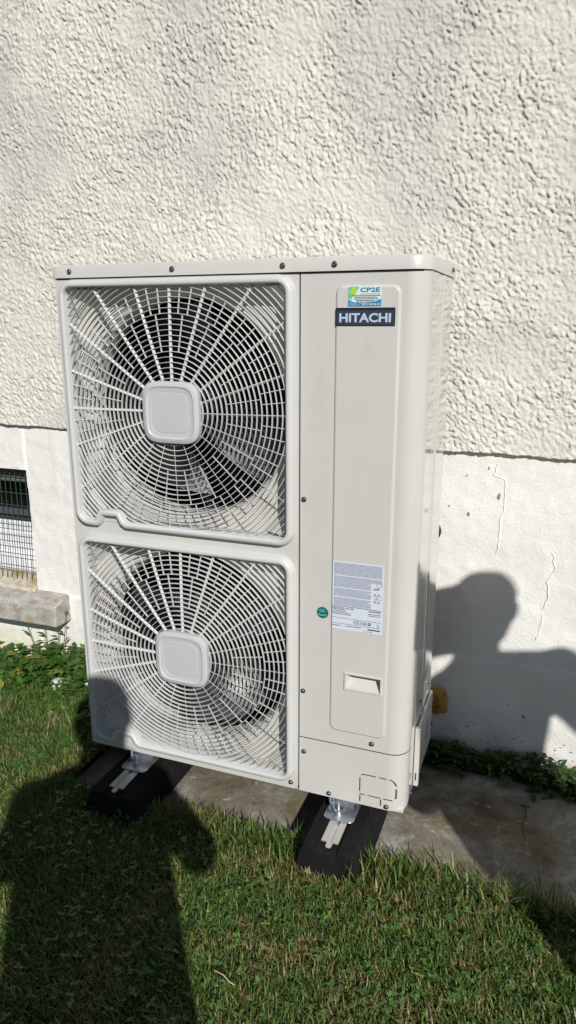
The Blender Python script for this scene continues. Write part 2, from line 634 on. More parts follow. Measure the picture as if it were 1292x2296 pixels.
def uz(z): return z + Z0
crack([(1.085, uz(.835)), (1.075, uz(.800)), (1.108, uz(.790)), (1.112, uz(.72)), (1.100, uz(.66)), (1.102, uz(.60)), (1.098, uz(.565))], .0024)
crack([(1.252, uz(.587)), (1.262, uz(.54)), (1.245, uz(.50)), (1.25, uz(.45)), (1.238, uz(.41))], .0022)
crack([(1.243, uz(.395)), (1.237, uz(.34)), (1.228, uz(.315))], .0018)
crack([(1.03, uz(.51)), (1.04, uz(.44)), (1.035, uz(.36)), (1.037, uz(.27)), (1.02, uz(.18))], .0012, False)
crack([(1.30, uz(.47)), (1.34, uz(.475)), (1.36, uz(.44))], .0012, False)
crack([(.93, uz(.735)), (.99, uz(.725))], .0008, False)
crack([(-.50, uz(.72)), (-.45, uz(.722)), (-.40, uz(.66)), (-.36, uz(.63))], .0009, False)
crack([(-.395, uz(.655)), (-.43, uz(.60)), (-.45, uz(.52))], .0008, False)
for x, z, r in ((1.093, uz(.740), .010), (1.011, uz(.681), .008), (1.335, uz(.55), .006), (1.06, uz(.82), .005), (1.215, uz(.055), .007), (1.17, uz(.09), .004), (.955, uz(.70), .004), (1.00, uz(.795), .004)):
    m = MB()
    n = 7
    m.add([(x + r * random.uniform(.4, .9) * math.cos(2 * math.pi * k / n) * .8, wall_y(x, z, .0006), z + r * random.uniform(.6, 1.2) * math.sin(2 * math.pi * k / n)) for k in range(n)], [tuple(range(n))])
    m.build('paint_chip', FLAKE, house)

sp_ = MB()
for k in range(150):
    x, z = random.uniform(.93, 1.75), .0 + random.gauss(.095, .018)
    z -= .03 * (x - .95)
    r = random.choice((.0012, .0016, .002, .0035))
    n = 5
    sp_.add([(x + r * random.uniform(.5, 1.3) * math.cos(2 * math.pi * k_ / n), wall_y(x, z, .0004), z + r * random.uniform(.4, 1) * math.sin(2 * math.pi * k_ / n)) for k_ in range(n)], [tuple(range(n))])
tag(sp_.build('paint_specks', FLAKE, house), kind='stuff')

# basement window: recess, frame, board, wire mesh
rec = MB()
x0, x1, z0, z1, yb = WX0, WX1, WZ0 - .06, WZ1, WY + .32
rec.add([(x0, WY, z0), (x1, WY, z0), (x1, WY, z1), (x0, WY, z1), (x0, yb, z0), (x1, yb, z0), (x1, yb, z1), (x0, yb, z1)],
        [(0, 1, 5, 4), (1, 2, 6, 5), (2, 3, 7, 6), (3, 0, 4, 7), (4, 5, 6, 7)])
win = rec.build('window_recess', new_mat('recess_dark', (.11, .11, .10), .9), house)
MB().box(x0, x1 - .001, WY + .055, WY + .085, uz(.652), uz(.699)).build('window_frame', GREYF, win, bevel=.004)
MB().box(x0, x1 - .001, WY + .050, WY + .056, uz(.640), uz(.650)).build('window_bead', GREYF, win)
MB().box(x0, x1 - .001, WY + .050, WY + .068, uz(.505), uz(.532)).build('window_bar', BARM, win, bevel=.003)
MB().box(x0, x1 - .001, WY + .15, WY + .16, uz(.28), uz(.699)).build('window_pane', new_mat('dark_glass', (.006, .008, .007), .08), win)
pv = MB()
prof = [(WY + .13, uz(.475)), (WY + .10, uz(.462)), (WY + .098, uz(.425)), (WY + .088, uz(.420)), (WY + .086, uz(.345)), (WY + .070, uz(.322)), (WY + .068, uz(.262)), (WY + .13, uz(.262))]
pv.loops([[(x0, y, z) for y, z in prof], [(x1 - .001, y, z) for y, z in prof]], True, True, True)
pv.build('window_board', PVC, win, bevel=.003)
vx = np.arange(WX1 - .012, WX0, -.0236)
for i, x in enumerate(vx[:26]):
    dx = random.uniform(-.002, .002)
    MB().tube([(x, WY + .030, uz(.695)), (x + dx, WY + .026, uz(.55)), (x - .004, WY + .024, uz(.42)), (x - .002 + dx, WY + .018, uz(.305)), (x, WY + .012, uz(.258))], .0015, 5).build('wire', WIREM, win)
for k, z in enumerate((.650, .601, .552, .503, .454, .405, .356, .307, .285)):
    MB().tube([(WX1 - .003, WY + .0235, uz(z)), (-.9, WY + .026, uz(z + .002)), (WX0, WY + .024, uz(z))], .0015, 5).build('wire', WIREM, win)

# concrete window sill: sloped reveal inside the opening and a projecting block
sm = MB()
prof = [(WY + .090, uz(.272)), (WY + .040, uz(.270)), (WY - .020, uz(.238)), (WY - .020, uz(.200)), (WY + .090, uz(.20))]
sm.loops([[(WX0, y, z) for y, z in prof], [(WX1 - .002, y, z) for y, z in prof]], True, True, True)
rv = sm.build('sloped_reveal', LICHEN, house, bevel=.006)
sm = MB()
prof = [(WY + .02, uz(.236)), (WY - .078, uz(.215)), (WY - .090, uz(.207)), (WY - .092, uz(.130)), (WY + .02, uz(.122))]
nn_ = 24
ls = []
for k in range(nn_ + 1):
    x = -1.7 + (-.436 + 1.7) * k / nn_
    ls.append([(x, y + random.uniform(-.0015, .0015), z + random.uniform(-.0015, .0015)) for y, z in prof])
sm.loops(ls, True, True, True)
sm.build('window_sill', SILLC, house, bevel=.008, seg=3)

# ------------------------------------------------------------------ heat pump
HX, HD, HZ = .95, .37, 1.363
hp = empty('heat_pump', (.475, .185, Z0), 'tall beige heat pump unit with two round fan grilles beside the house wall', 'heat pump')


def zz(z): return z + Z0


def outline(xa, xb, ya, yb, rfl, rfr, n=8):
    """plan outline with rounded front corners, going anticlockwise from front left"""
    pts = []
    for k in range(n + 1):
        a = math.pi + math.pi / 2 * k / n
        pts.append((xa + rfl + rfl * math.cos(a), ya + rfl + rfl * math.sin(a)))
    for k in range(n + 1):
        a = 1.5 * math.pi + math.pi / 2 * k / n
        pts.append((xb - rfr + rfr * math.cos(a), ya + rfr + rfr * math.sin(a)))
    pts += [(xb, yb), (xa, yb)]
    return pts


# lid
LZ = 1.332
ls = []
for z, ins in ((LZ, 0), (LZ + .026, 0), (LZ + .0295, .002), (LZ + .031, .006)):
    ls.append([(x, y, zz(z)) for x, y in outline(-.002 + ins, HX + .003 - ins, -.005 + ins, HD + .004 - ins, .012, .046)])
lid = MB().loops(ls, True, True, True).build('lid', CASE, hp, smooth=True, angle=50)
ls = [[(x, y, zz(z)) for x, y in outline(.002, HX - .002, -.0015, HD, .012, .044)] for z in (LZ - .004, LZ + .001)]
MB().loops(ls).build('lid_gap', GAP, hp)

FX, FZU, FZL = .334, 1.0085, .343
HW, HH = .300, .302            # inner opening of the guards


def guard_path(cz):
    """inner rounded square with the grip step in its lower left edge (x,z)"""
    x0, x1, z0, z1, r = FX - HW, FX + HW, cz - HH, cz + HH, .024
    base = rrect(x0, x1, z0, z1, r, 8)
    out = []
    # bottom left arc is first, then bottom right
    for i, p in enumerate(base):
        out.append(p)
        if i == 8:
            s = .030
            out += [(x0 + .046, z0), (x0 + .051, z0 + .004), (x0 + .058, z0 + s - .005), (x0 + .066, z0 + s), (x0 + .118, z0 + s), (x0 + .126, z0 + s - .005), (x0 + .136, z0 + .005), (x0 + .144, z0)]
    return out


# front plate behind the two fan guards
outer = [(.002, .002), (.6615, .002), (.6615, LZ - .001), (.002, LZ - .001)]
outer = rrect(.002, .6605, .002, LZ - .001, (.008, .012, .004, .004), 3)
holes = [list(reversed(rrect(FX - HW - .004, FX + HW + .004, c - HH - .004, c + HH + .004, .024, 6))) for c in (FZU, FZL)]
m = MB()
m.plate([(x, zz(z)) for x, z in outer], [[(x, zz(z)) for x, z in hh] for hh in holes], 0.0, .004)
m.build('fan_panel', CASE, hp)
# left flank
MB().box(.0005, .004, .004, HD, zz(.002), zz(LZ - .001)).build('side_sheet', CASE, hp)

# shroud plate with two round openings and bell mouths
SY, RB = .048, .292
circ = [[(FX + RB * math.cos(-2 * math.pi * k / 48), zz(c) + RB * math.sin(-2 * math.pi * k / 48)) for k in range(48)] for c in (FZU, FZL)]
MB().plate([(.006, zz(.006)), (.660, zz(.006)), (.660, zz(LZ - .004)), (.006, zz(LZ - .004))], circ, SY).build('shroud', SHROUD, hp)
for c in (FZU, FZL):
    MB().lathe((FX, SY, zz(c)), (0, 1, 0), [(RB, 0), (.284, .005), (.279, .014), (.276, .028), (.276, .060)], 64).build('bell_mouth', SHROUD, hp, smooth=True)
# recess walls round each guard opening
for c in (FZU, FZL):
    p = rrect(FX - HW - .003, FX + HW + .003, zz(c) - HH - .003, zz(c) + HH + .003, .022, 6)
    MB().loops([[(x, .001, z) for x, z in p], [(x, SY - .0005, z) for x, z in p]]).build('recess_wall', SHROUD, hp, smooth=True)
    for sx in (-1, 1):
        for sz in (-1, 1):
            cx, cz = FX + sx * (HW - .004), zz(c) + sz * (HH - .004)
            MB().add([(cx, .004, cz), (cx - sx * .060, .004 + .03, cz), (cx, .004 + .03, cz - sz * .060), (cx - sx * .075, SY - .002, cz), (cx, SY - .002, cz - sz * .075), (cx, SY - .002, cz)],
                     [(0, 1, 2), (1, 3, 4, 2), (0, 2, 4, 5), (0, 5, 3, 1), (3, 5, 4)]).build('corner_bracket', SHROUD, hp)
# inside of the cabinet
ins = MB()
bx0, bx1, by0, by1, bz0, bz1 = .008, .655, SY + .002, .335, zz(.008), zz(LZ - .008)
ins.add([(x, y, z) for z in (bz0, bz1) for y in (by0, by1) for x in (bx0, bx1)], [(0, 2, 3, 1), (4, 5, 7, 6), (0, 4, 6, 2), (1, 3, 7, 5)])
ins.build('inner_casing', DARKIN, hp)  # near-black colour stands in for the shade inside the closed cabinet
MB().add([(bx0, by1, bz0), (bx1, by1, bz0), (bx1, by1, bz1), (bx0, by1, bz1)], [(0, 1, 2, 3)]).build('coil', COILM, hp)
MB().box(.004, HX - .003, .345, HD, zz(.003), zz(LZ - .003)).build('back_sheet', CASE, hp)
MB().box(.004, HX - .004, .006, .344, zz(-.001), zz(.004)).build('base_pan', CASE, hp)


# fans
def blade(rot, c):
    rows = []
    nr, nc = 7, 9
    th = .004
    top, bot = [], []
    for i in range(nr):
        t = i / (nr - 1)
        r = .055 + t * .210
        lead = .25 + .42 * t
        span = math.radians(52 + 18 * t)
        for j in range(nc):
            s = j / (nc - 1)
            a = rot + lead + span * (s - .5)
            y = 0.085 + .165 * s * (1 - .15 * t) - .010 * math.sin(math.pi * s) + .008 * t
            top.append((FX + r * math.cos(a), y, zz(c) + r * math.sin(a)))
            bot.append((FX + r * math.cos(a), y + th, zz(c) + r * math.sin(a)))
    n = len(top)
    fs = []
    for i in range(nr - 1):
        for j in range(nc - 1):
            q = (i * nc + j, i * nc + j + 1, (i + 1) * nc + j + 1, (i + 1) * nc + j)
            fs.append(q)
            fs.append(tuple(reversed([k + n for k in q])))
    rim = [j for j in range(nc)] + [i * nc + nc - 1 for i in range(1, nr)] + [(nr - 1) * nc + j for j in range(nc - 2, -1, -1)] + [i * nc for i in range(nr - 2, 0, -1)]
    for k in range(len(rim)):
        a, b = rim[k], rim[(k + 1) % len(rim)]
        fs.append((a, b, b + n, a + n))
    return MB().add(top + bot, fs)


for c, r0 in ((FZU, 1.28), (FZL, .30)):
    fan = MB().lathe((FX, .105, zz(c)), (0, 1, 0), [(.001, -.012), (.040, -.010), (.060, .0), (.062, .09), (.05, .10)], 28).build('fan', BLACKP, hp, smooth=True)
    for k in range(3):
        blade(r0 + k * 2 * math.pi / 3, c).build('fan_blade', BLADEM, fan, smooth=True)
    MB().lathe((FX, .19, zz(c)), (0, 1, 0), [(.001, -.02), (.05, -.02), (.055, 0), (.055, .12)], 20).build('motor', DARKIN, fan, smooth=True)

# guards ---------------------------------------------------------------
PITCHR = .0128
R0 = .0835


def inside(x, z, c, path_r=.022):
    """x,z relative to guard centre: within the clipped opening?"""
    ax, az = abs(x), abs(z)
    hx, hz = HW + .002, HH + .002
    if ax > hx or az > hz:
        return False
    if ax > hx - path_r and az > hz - path_r:
        return math.hypot(ax - hx + path_r, az - hz + path_r) <= path_r
    # grip step
    if x < -HW + .136 and x > -HW + .05 and z < -HH + .026:
        return False
    return True


def dome(r):
    return -.004 - .014 * max(0, 1 - (r / .36) ** 2)


ring_me, rib_me = [], []
for k in range(26):
    r = R0 + PITCHR * k
    n = max(64, int(r * 2 * math.pi / .009))
    runs, cur = [], []
    for i in range(n + 1):
        a = 2 * math.pi * i / n + .01
        ok = inside(r * math.cos(a), r * math.sin(a), 0)
        if ok:
            cur.append(a)
        if (not ok or i == n) and cur:
            if len(cur) > 2:
                runs.append(cur)
            cur = []
    for run in runs:
        m = MB()
        full = len(run) == n + 1
        if full:
            run = run[:-1]
        y = dome(r)
        ls = []
        for dr, dy in ((-.0007, .0004), (0, -.0001), (.0007, .0004), (.0008, .0066), (0, .0068), (-.0008, .0066)):
            ls.append([(FX + (r + dr) * math.cos(a), y + dy, (r + dr) * math.sin(a)) for a in run])
        ls.append(ls[0])
        m.loops(ls, close=full)
        ring_me.append(m)
for k in range(20):
    a = 2 * math.pi * k / 20 + math.radians(.6)
    rmax = .08
    while inside(rmax * math.cos(a), rmax * math.sin(a), 0):
        rmax += .002
    spans = [(a, .070, rmax, .0010, .0070)]
    g = 2 * math.pi / 20
    def rk(i): return R0 + PITCHR * i
    spans.append((a + g / 2, rk(5), rk(12), .0009, .0050))
    for q in (1 / 3, 2 / 3):
        rr_ = rk(12)
        while rr_ < rk(17) and inside(rr_ * math.cos(a + g * q), rr_ * math.sin(a + g * q), 0):
            rr_ += .002
        spans.append((a + g * q, rk(12), rr_, .0009, .0050))
    for (aa, ra, rb_, hw, dep) in spans:
        m = MB()
        ls = []
        ns = 8
        ca, sa = math.cos(aa), math.sin(aa)
        sl_ = .48 if dep > .006 else .08
        for dw, dy in ((-hw * .8, .0012), (hw * .8, .0012), (hw - sl_ * dep, dep), (-hw - sl_ * dep, dep)):
            ls.append([(FX + (ra + (rb_ - ra) * t / ns) * ca - dw * sa, dome(ra + (rb_ - ra) * t / ns) + dy, (ra + (rb_ - ra) * t / ns) * sa + dw * ca) for t in range(ns + 1)])
        ls.append(ls[0])
        m.loops(ls, close=False)
        rib_me.append(m)

BEZ = [(-.001, .014), (-.001, -.015), (.0008, -.0175), (.0035, -.0188), (.0095, -.0182), (.0135, -.0155), (.0170, -.007), (.0185, .0005)]


def squircle(sx, sz, n=56, e=4.6):
    out = []
    for k in range(n):
        a = 2 * math.pi * k / n
        c_, s_ = math.cos(a), math.sin(a)
        q = (abs(c_) ** e + abs(s_) ** e) ** (-1 / e)
        out.append((sx * q * c_, sz * q * s_))
    return out


def hub_mesh():
    ls = []
    for s, y in ((.97, -.004), (1.0, -.012), (1.0, -.024), (.985, -.0275), (.955, -.0290), (.84, -.0305), (.815, -.0285), (.79, -.0278), (.675, -.0278), (.665, -.0270), (.648, -.0270), (.640, -.0282), (.3, -.0288)):
        ls.append([(FX + x * s, y, z * s) for x, z in squircle(.0785, .0765)])
    return MB().loops(ls, True, False, True)


first = None
for c, lab in ((FZU, None), (FZL, None)):
    gp = [(x, zz(z)) for x, z in guard_path(c)]
    g = MB().sweep(gp, BEZ).build('fan_guard', GUARD, hp, smooth=True, angle=60)
    if first is None:
        first = []
        for m in ring_me:
            mm = MB(); mm.v = [(x, y, z + zz(c)) for x, y, z in m.v]; mm.f = m.f
            first.append(mm.build('ring', GUARD, g, smooth=True, angle=35))
        for m in rib_me:
            mm = MB(); mm.v = [(x, y, z + zz(c)) for x, y, z in m.v]; mm.f = m.f
            first.append(mm.build('rib', GUARD, g))
        hm = hub_mesh()
        hm.v = [(x, y, z + zz(c)) for x, y, z in hm.v]
        first.append(hm.build('hub_cap', HUBM, g, smooth=True, angle=25))
    else:
        for o in first:
            q = o.copy()
            q.parent = g
            q.location = (0, 0, FZL - FZU)
            COL.objects.link(q)
    # finger pocket below the grip step
    MB().box(FX - HW + .062, FX - HW + .126, -.0015, .0005, zz(c) - HH - .004, zz(c) - HH + .020).build('grip_pocket', SHROUD, hp)

# service panel with rounded corner, raised field and grip recess
SX0, SZ0_ = .6645, .167
hx0, hx1, hz0, hz1 = .790, .876, .334, .371
hole = [(hx0, zz(hz0)), (hx0, zz(hz1)), (hx1, zz(hz1)), (hx1, zz(hz0))]
m = MB()
m.plate([(SX0, zz(SZ0_)), (HX - .045, zz(SZ0_)), (HX - .045, zz(LZ - .001)), (SX0, zz(LZ - .001))], [hole], 0.0)


def corner(za, zb):
    col = [(HX - .045 + .045 * math.sin(math.pi / 2 * k / 8), .045 - .045 * math.cos(math.pi / 2 * k / 8)) for k in range(9)] + [(HX, .058)]
    return [[(x, y, za) for x, y in col], [(x, y, zb) for x, y in col]]


m.loops(corner(zz(SZ0_), zz(LZ - .001)), close=False)
m.box(SX0, SX0 + .001, 0.0003, .015, zz(SZ0_), zz(LZ - .001))
service = m.build('service_panel', CASE, hp, smooth=True)
# raised field
f_ = rrect(.746, .893, zz(.205), zz(1.302), .020, 6)
m = MB()


def inset(p, d, cx, cz):
    return rrect(.746 + d, .893 - d, zz(.205) + d, zz(1.302) - d, .020 - d, 6)


m.loops([[(x, .0002, z) for x, z in f_], [(x, -.0030, z) for x, z in inset(f_, .0032, 0, 0)], [(x, -.0040, z) for x, z in inset(f_, .006, 0, 0)]])
m.plate(inset(f_, .006, 0, 0), [hole], -.0040)
m.build('raised_field', CASE, hp, smooth=True, angle=25)
# grip recess
m = MB()
dpt = .026
fr = [(hx0, -.004, zz(hz0)), (hx1, -.004, zz(hz0)), (hx1, -.004, zz(hz1)), (hx0, -.004, zz(hz1))]
bk = [(hx0 + .012, dpt, zz(hz1) - .005), (hx1 - .002, dpt, zz(hz1) - .005), (hx1 - .001, dpt, zz(hz1) + .004), (hx0 + .002, dpt, zz(hz1) + .004)]
m.add(fr + bk, [(0, 1, 5, 4), (1, 2, 6, 5), (2, 3, 7, 6), (3, 0, 4, 7), (4, 5, 6, 7)])
m.build('grip_recess', CASE, hp)
rp = [(hx0 - .001, zz(hz0) - .001), (hx1 + .001, zz(hz0) - .001), (hx1 + .001, zz(hz1) + .001), (hx0 - .001, zz(hz1) + .001)]
MB().sweep(rp, [(0, -.003), (0, -.0068), (.0012, -.0078), (.0030, -.0078), (.0040, -.0066), (.0044, -.0035)]).build('grip_frame', CASE, hp, smooth=True)

# lower panel
m = MB()
m.plate([(SX0, zz(.002)), (HX - .045, zz(.002)), (HX - .045, zz(SZ0_ - .002)), (SX0, zz(SZ0_ - .002))], [], -.0008)
m.loops([[(x, y - .0008 * (y < .04), z) for x, y, z in l] for l in corner(zz(.002), zz(SZ0_ - .002))], close=False)
m.build('lower_panel', CASE, hp, smooth=True)
m = MB()
m.loops([[(SX0 + .002, .003, zz(SZ0_ - .006)), (HX - .047, .003, zz(SZ0_ - .006)), (HX - .004, .046, zz(SZ0_ - .006))], [(SX0 + .002, .003, zz(SZ0_ + .004)), (HX - .047, .003, zz(SZ0_ + .004)), (HX - .004, .046, zz(SZ0_ + .004))]], close=False)
m.build('panel_gap', GAP, hp)
MB().box(.6603, .6650, .004, .010, zz(.004), zz(LZ - .004)).build('seam_gap', GAP, hp)
# dashed knock-out outline
ko = rrect(.832, .929, zz(.034), zz(.094), (.004, .016, .020, .012), 6)
per = []
for i in range(len(ko)):
    a, b = Vector(ko[i]), Vector(ko[(i + 1) % len(ko)])
    L = (b - a).length
    for s in range(max(1, int(L / .0015))):
        per.append(a.lerp(b, s / max(1, int(L / .0015))))
breaks = [0, .085, .235, .34, .46, .57, .665, .83]
npz = len(per)
for a, b in zip(breaks, breaks[1:] + [1.0]):
    i0, i1 = int(a * npz) + 2, int(b * npz) - 2
    seg = per[i0:i1]
    l1, l2 = [], []
    for k, p in enumerate(seg):
        d = (seg[min(k + 1, len(seg) - 1)] - seg[max(0, k - 1)]).normalized()
        nrm = Vector((d.y, -d.x)) * .0013
        l1.append((p.x + nrm.x, -.0018, p.y + nrm.y)); l2.append((p.x - nrm.x, -.0018, p.y - nrm.y))
    MB().loops([l1, l2], close=False).build('knockout_slot', GAP, hp)
for x in (.833, .888):
    MB().box(x - .0013, x + .0013, -.0018, -.0012, zz(.012), zz(.030)).build('knockout_slot', GAP, hp)

# right flank with pressed beads
sp = MB()
prof = [(.059, 0), (.150, 0), (.153, -.002), (.157, -.002), (.160, 0), (.196, 0), (.200, .003), (.206, .003), (.210, 0), (.345, 0), (.350, -.003), (HD, -.003)]
za, zb = zz(.004), zz(LZ - .002)
sp.loops([[(HX - .0005 + d, y, za) for y, d in prof], [(HX - .0005 + d, y, zb) for y, d in prof]], close=False)
sp.build('flank_panel', SIDE, hp)
# pipe cover on the flank
pc = MB().box(HX + .0005, HX + .009, .125, .345, zz(.018), zz(.178)).build('pipe_cover', CASE, hp, bevel=.003)
MB().box(HX + .0005, HX + .014, .110, .1245, zz(.012), zz(.185)).build('cover_flange', CASE, pc, bevel=.0015)
MB().box(HX + .006, HX + .0085, .1085, .1105, zz(.030), zz(.052)).build('cover_slot', GAP, pc)
for k in range(3):
    y = .235 + k * .018
    MB().add([(HX + .0096, y, zz(.07)), (HX + .0096, y + .003, zz(.07)), (HX + .0096, y + .003, zz(.135)), (HX + .0096, y, zz(.135))], [(0, 1, 2, 3)]).build('louvre_slit', GAP, pc)


# screws
def screw(x, y, z, ax):
    o = MB().lathe((x, y, z), ax, [(.0068, 0), (.0068, .0012), (.0050, .0018), (.0048, .0042), (.0040, .0050), (.0022, .0050), (.0018, .0036), (.0004, .0034)], 12, False, True)
    return o.build('screw', SCREW, hp, smooth=True, angle=30)


for x, z in ((.052, 1.347), (.343, 1.346), (.623, 1.346), (.744, 1.346)):
    screw(x, -.005, zz(z), (0, -1, 0))
for x, z in ((.674, .812), (.674, .301), (.859, .186)):
    screw(x, 0, zz(z), (0, -1, 0))
for x, z in ((.677, .124), (.748, .013), (.903, .012)):
    screw(x, -.0008, zz(z), (0, -1, 0))
screw(.640, 0, zz(.020), (0, -1, 0))
screw(HX + .003, .315, zz(1.348), (1, 0, 0))
for y, z in ((.30, .225), (.17, .235)):
    screw(HX - .0005, y, zz(z), (1, 0, 0))
for y, z in ((.335, .075), (.15, .030)):
    screw(HX + .009, y, zz(z), (1, 0, 0))
screw(HX - .0005, .075, zz(.014), (1, 0, 0))

# badge and stickers
YB = -.0046
b = MB().box(.7485, .8815, YB - .0012, YB + .0004, zz(1.216), zz(1.2545)).build('brand_badge', BADGEK, hp, bevel=.0006)
MB().box(.7505, .8797, YB - .0017, YB - .0012, zz(1.2180), zz(1.2490)).build('badge_field', BADGE, b)
text_mesh('HITACHI', .757, zz(1.2235), YB - .0022, .1155, .0195, SILV, b, bold=.03)

s = MB().plate(rrect(.7765, .8500, zz(1.2575), zz(1.2990), .003, 3), [], YB - .0004)
stk = s.build('installer_sticker', ST_W, hp)
wave = [(.7765 + .0735 * k / 14, zz(1.2575) + .0085 + .0030 * ((k / 14 - .45) ** 2) * 10 - .002) for k in range(15)]
m = MB()
m.loops([[(x, YB - .0009, zz(1.2580)) for x, z in wave], [(x, YB - .0009, z) for x, z in wave]], close=False)
m.build('blue_band', ST_B, stk)
m = MB().plate([(.7768, zz(1.2690)), (.7825, zz(1.2660)), (.7850, zz(1.2760)), (.7930, zz(1.2840)), (.8010, zz(1.2985)), (.7795, zz(1.2985)), (.7768, zz(1.2960))], [], YB - .0008)
m.build('green_corner', ST_G, stk)
MB().lathe((.7885, YB - .0012, zz(1.2885)), (0, -1, 0), [(.0072, 0)], 22, True).build('yellow_sun', ST_S, stk)
for cx, cz, r in ((.7803, 1.2945, .0022), (.7810, 1.2790, .0028), (.7975, 1.2950, .0015)):
    MB().lathe((cx, YB - .0011, zz(cz)), (0, -1, 0), [(r, 0), (r * .6, 0)], 14).build('bubble', ST_B, stk)
text_mesh('CP2E', .8030, zz(1.2868), YB - .0010, .0435, .0095, ST_T, stk, bold=.03)
MB().box(.8020, .8475, YB - .0011, YB - .0009, zz(1.2825), zz(1.2840)).build('rule', ST_G, stk)
for k, (xa, xb) in enumerate(((.785, .848), (.791, .841), (.789, .843), (.794, .836), (.795, .835))):
    x = xa
    m = MB()
    while x < xb - .002:
        w = random.uniform(.002, .0055)
        m.box(x, min(xb, x + w), YB - .0011, YB - .0009, zz(1.2788 - k * .0033), zz(1.2802 - k * .0033))
        x += w + .0008
    m.build('small_print', INK, stk)
text_mesh('02 31 98 36 43', .8085, zz(1.2593), YB - .0013, .0385, .0042, ST_W, stk, bold=.02)
text_mesh('www.cp2e.fr', .7785, zz(1.2628), YB - .0013, .020, .0022, ST_W, stk)
text_mesh('cp2e@cp2e.fr', .7785, zz(1.2592), YB - .0013, .022, .0022, ST_W, stk)

# rating plate
rx0, rx1, rz0, rz1 = .7505, .8770, .4905, .6680
rp_ = MB().plate([(rx0, zz(rz0)), (rx1, zz(rz0)), (rx1, zz(rz1)), (rx0, zz(rz1))], [], YB - .0004).build('rating_plate', LBL, hp)
m = MB()
z = rz1 - .0035
row = 0
while z > rz0 + .0655:
    if row not in (12, 24, 33):
        x = rx0 + .004
        lim = rx1 - (.004 if row < 17 else (.030 if row % 9 else .036))
        while x < lim:
            w = random.uniform(.002, .007)
            m.box(x, min(lim, x + w), YB - .0009, YB - .0007, zz(z - .0013), zz(z))
            x += w + random.choice((.0008, .0012))
    z -= .00262
    row += 1
m.build('small_print', INKL, rp_)
for z_, t in ((.5530, .0006), (.5220, .0004), (.5070, .0004)):
    MB().box(rx0 + .0005, rx1 - .004, YB - .0009, YB - .0007, zz(z_ - t), zz(z_ + t)).build('rule', INK, rp_)
text_mesh('HITACHI', rx0 + .001, zz(.5460), YB - .0010, .029, .0044, INK, rp_, bold=.03)
text_mesh('HEAT PUMP', rx0 + .033, zz(.5462), YB - .0010, .022, .0036, INK, rp_, bold=.01)
text_mesh('RAS-4WHVNPE', rx1 - .034, zz(.5466), YB - .0010, .029, .0038, INK, rp_, bold=.03)
for tx, tz in (('3,3', .5705), ('3,3', .5880), ('6,89', .6035)):
    text_mesh(tx, rx1 - .024, zz(tz), YB - .0010, .014, .0072, INK, rp_, bold=.012, shear=.15)
text_mesh('\u00d8', rx1 - .020, zz(.5795), YB - .0010, .006, .0068, INK, rp_, shear=.3)
for tz in (.5712, .5800, .5887):
    text_mesh('kg', rx1 - .0075, zz(tz), YB - .0010, .0035, .0026, INK, rp_)
bkp = rrect(rx1 - .0155, rx1 - .0045, zz(.6145), zz(.6245), .001, 2)
MB().sweep(bkp, [(0, YB - .0010), (.0007, YB - .0010)]).build('manual_symbol', INK, rp_)
for k, (wd, xo) in enumerate(((.030, .001), (.034, .001), (.042, .001), (.045, .001))):
    m = MB()
    x = rx0 + xo
    while x < rx0 + wd:
        w = random.uniform(.002, .006)
        m.box(x, x + w, YB - .0009, YB - .0007, zz(.5430 - k * .0040), zz(.5445 - k * .0040))
        x += w + .0009
    m.build('small_print', INK, rp_)
for k in range(2):
    m = MB()
    x = rx1 - .036
    while x < rx1 - .006:
        w = random.uniform(.002, .006)
        m.box(x, min(x + w, rx1 - .004), YB - .0009, YB - .0007, zz(.5405 - k * .0042), zz(.5420 - k * .0042))
        x += w + .0009
    m.build('small_print', INK, rp_)
text_mesh('CE', rx0 + .055, zz(.5105), YB - .0010, .013, .0082, INK, rp_, bold=.01)
text_mesh('UK', rx0 + .0705, zz(.5150), YB - .0010, .0075, .0038, INK, rp_, bold=.01)
text_mesh('CA', rx0 + .0705, zz(.5105), YB - .0010, .0075, .0038, INK, rp_, bold=.01)
text_mesh('EAC', rx0 + .0795, zz(.5105), YB - .0010, .009, .0082, INK, rp_, bold=.01)
MB().lathe((rx0 + .0945, YB - .0010, zz(.5146)), (0, -1, 0), [(.0042, 0), (.0018, 0)], 16).build('recycling_mark', INK, rp_)
m = MB()
m.loops([[(rx0 + .112, YB - .001, zz(.5185)), (rx0 + .1185, YB - .001, zz(.5105))], [(rx0 + .1128, YB - .001, zz(.5185)), (rx0 + .1193, YB - .001, zz(.5105))]], close=False)
m.loops([[(rx0 + .1185, YB - .0011, zz(.5185)), (rx0 + .112, YB - .0011, zz(.5105))], [(rx0 + .1193, YB - .0011, zz(.5185)), (rx0 + .1128, YB - .0011, zz(.5105))]], close=False)
m.box(rx0 + .1125, rx0 + .1190, YB - .0011, YB - .0009, zz(.5085), zz(.5094))
m.build('bin_mark', INK, rp_)
text_mesh('No. 01 2024', rx1 - .045, zz(.4935), YB - .0010, .021, .0026, INK, rp_)
MB().box(rx1 - .036, rx1 - .005, YB - .0009, YB - .0007, zz(.4990), zz(.5020)).build('small_print', INK, rp_)
MB().box(rx0 + .001, rx0 + .022, YB - .0009, YB - .0007, zz(.5005), zz(.5020)).build('small_print', INK, rp_)
MB().box(rx0 + .034, rx0 + .074, YB - .0009, YB - .0007, zz(.5015), zz(.5030)).build('small_print', INK, rp_)

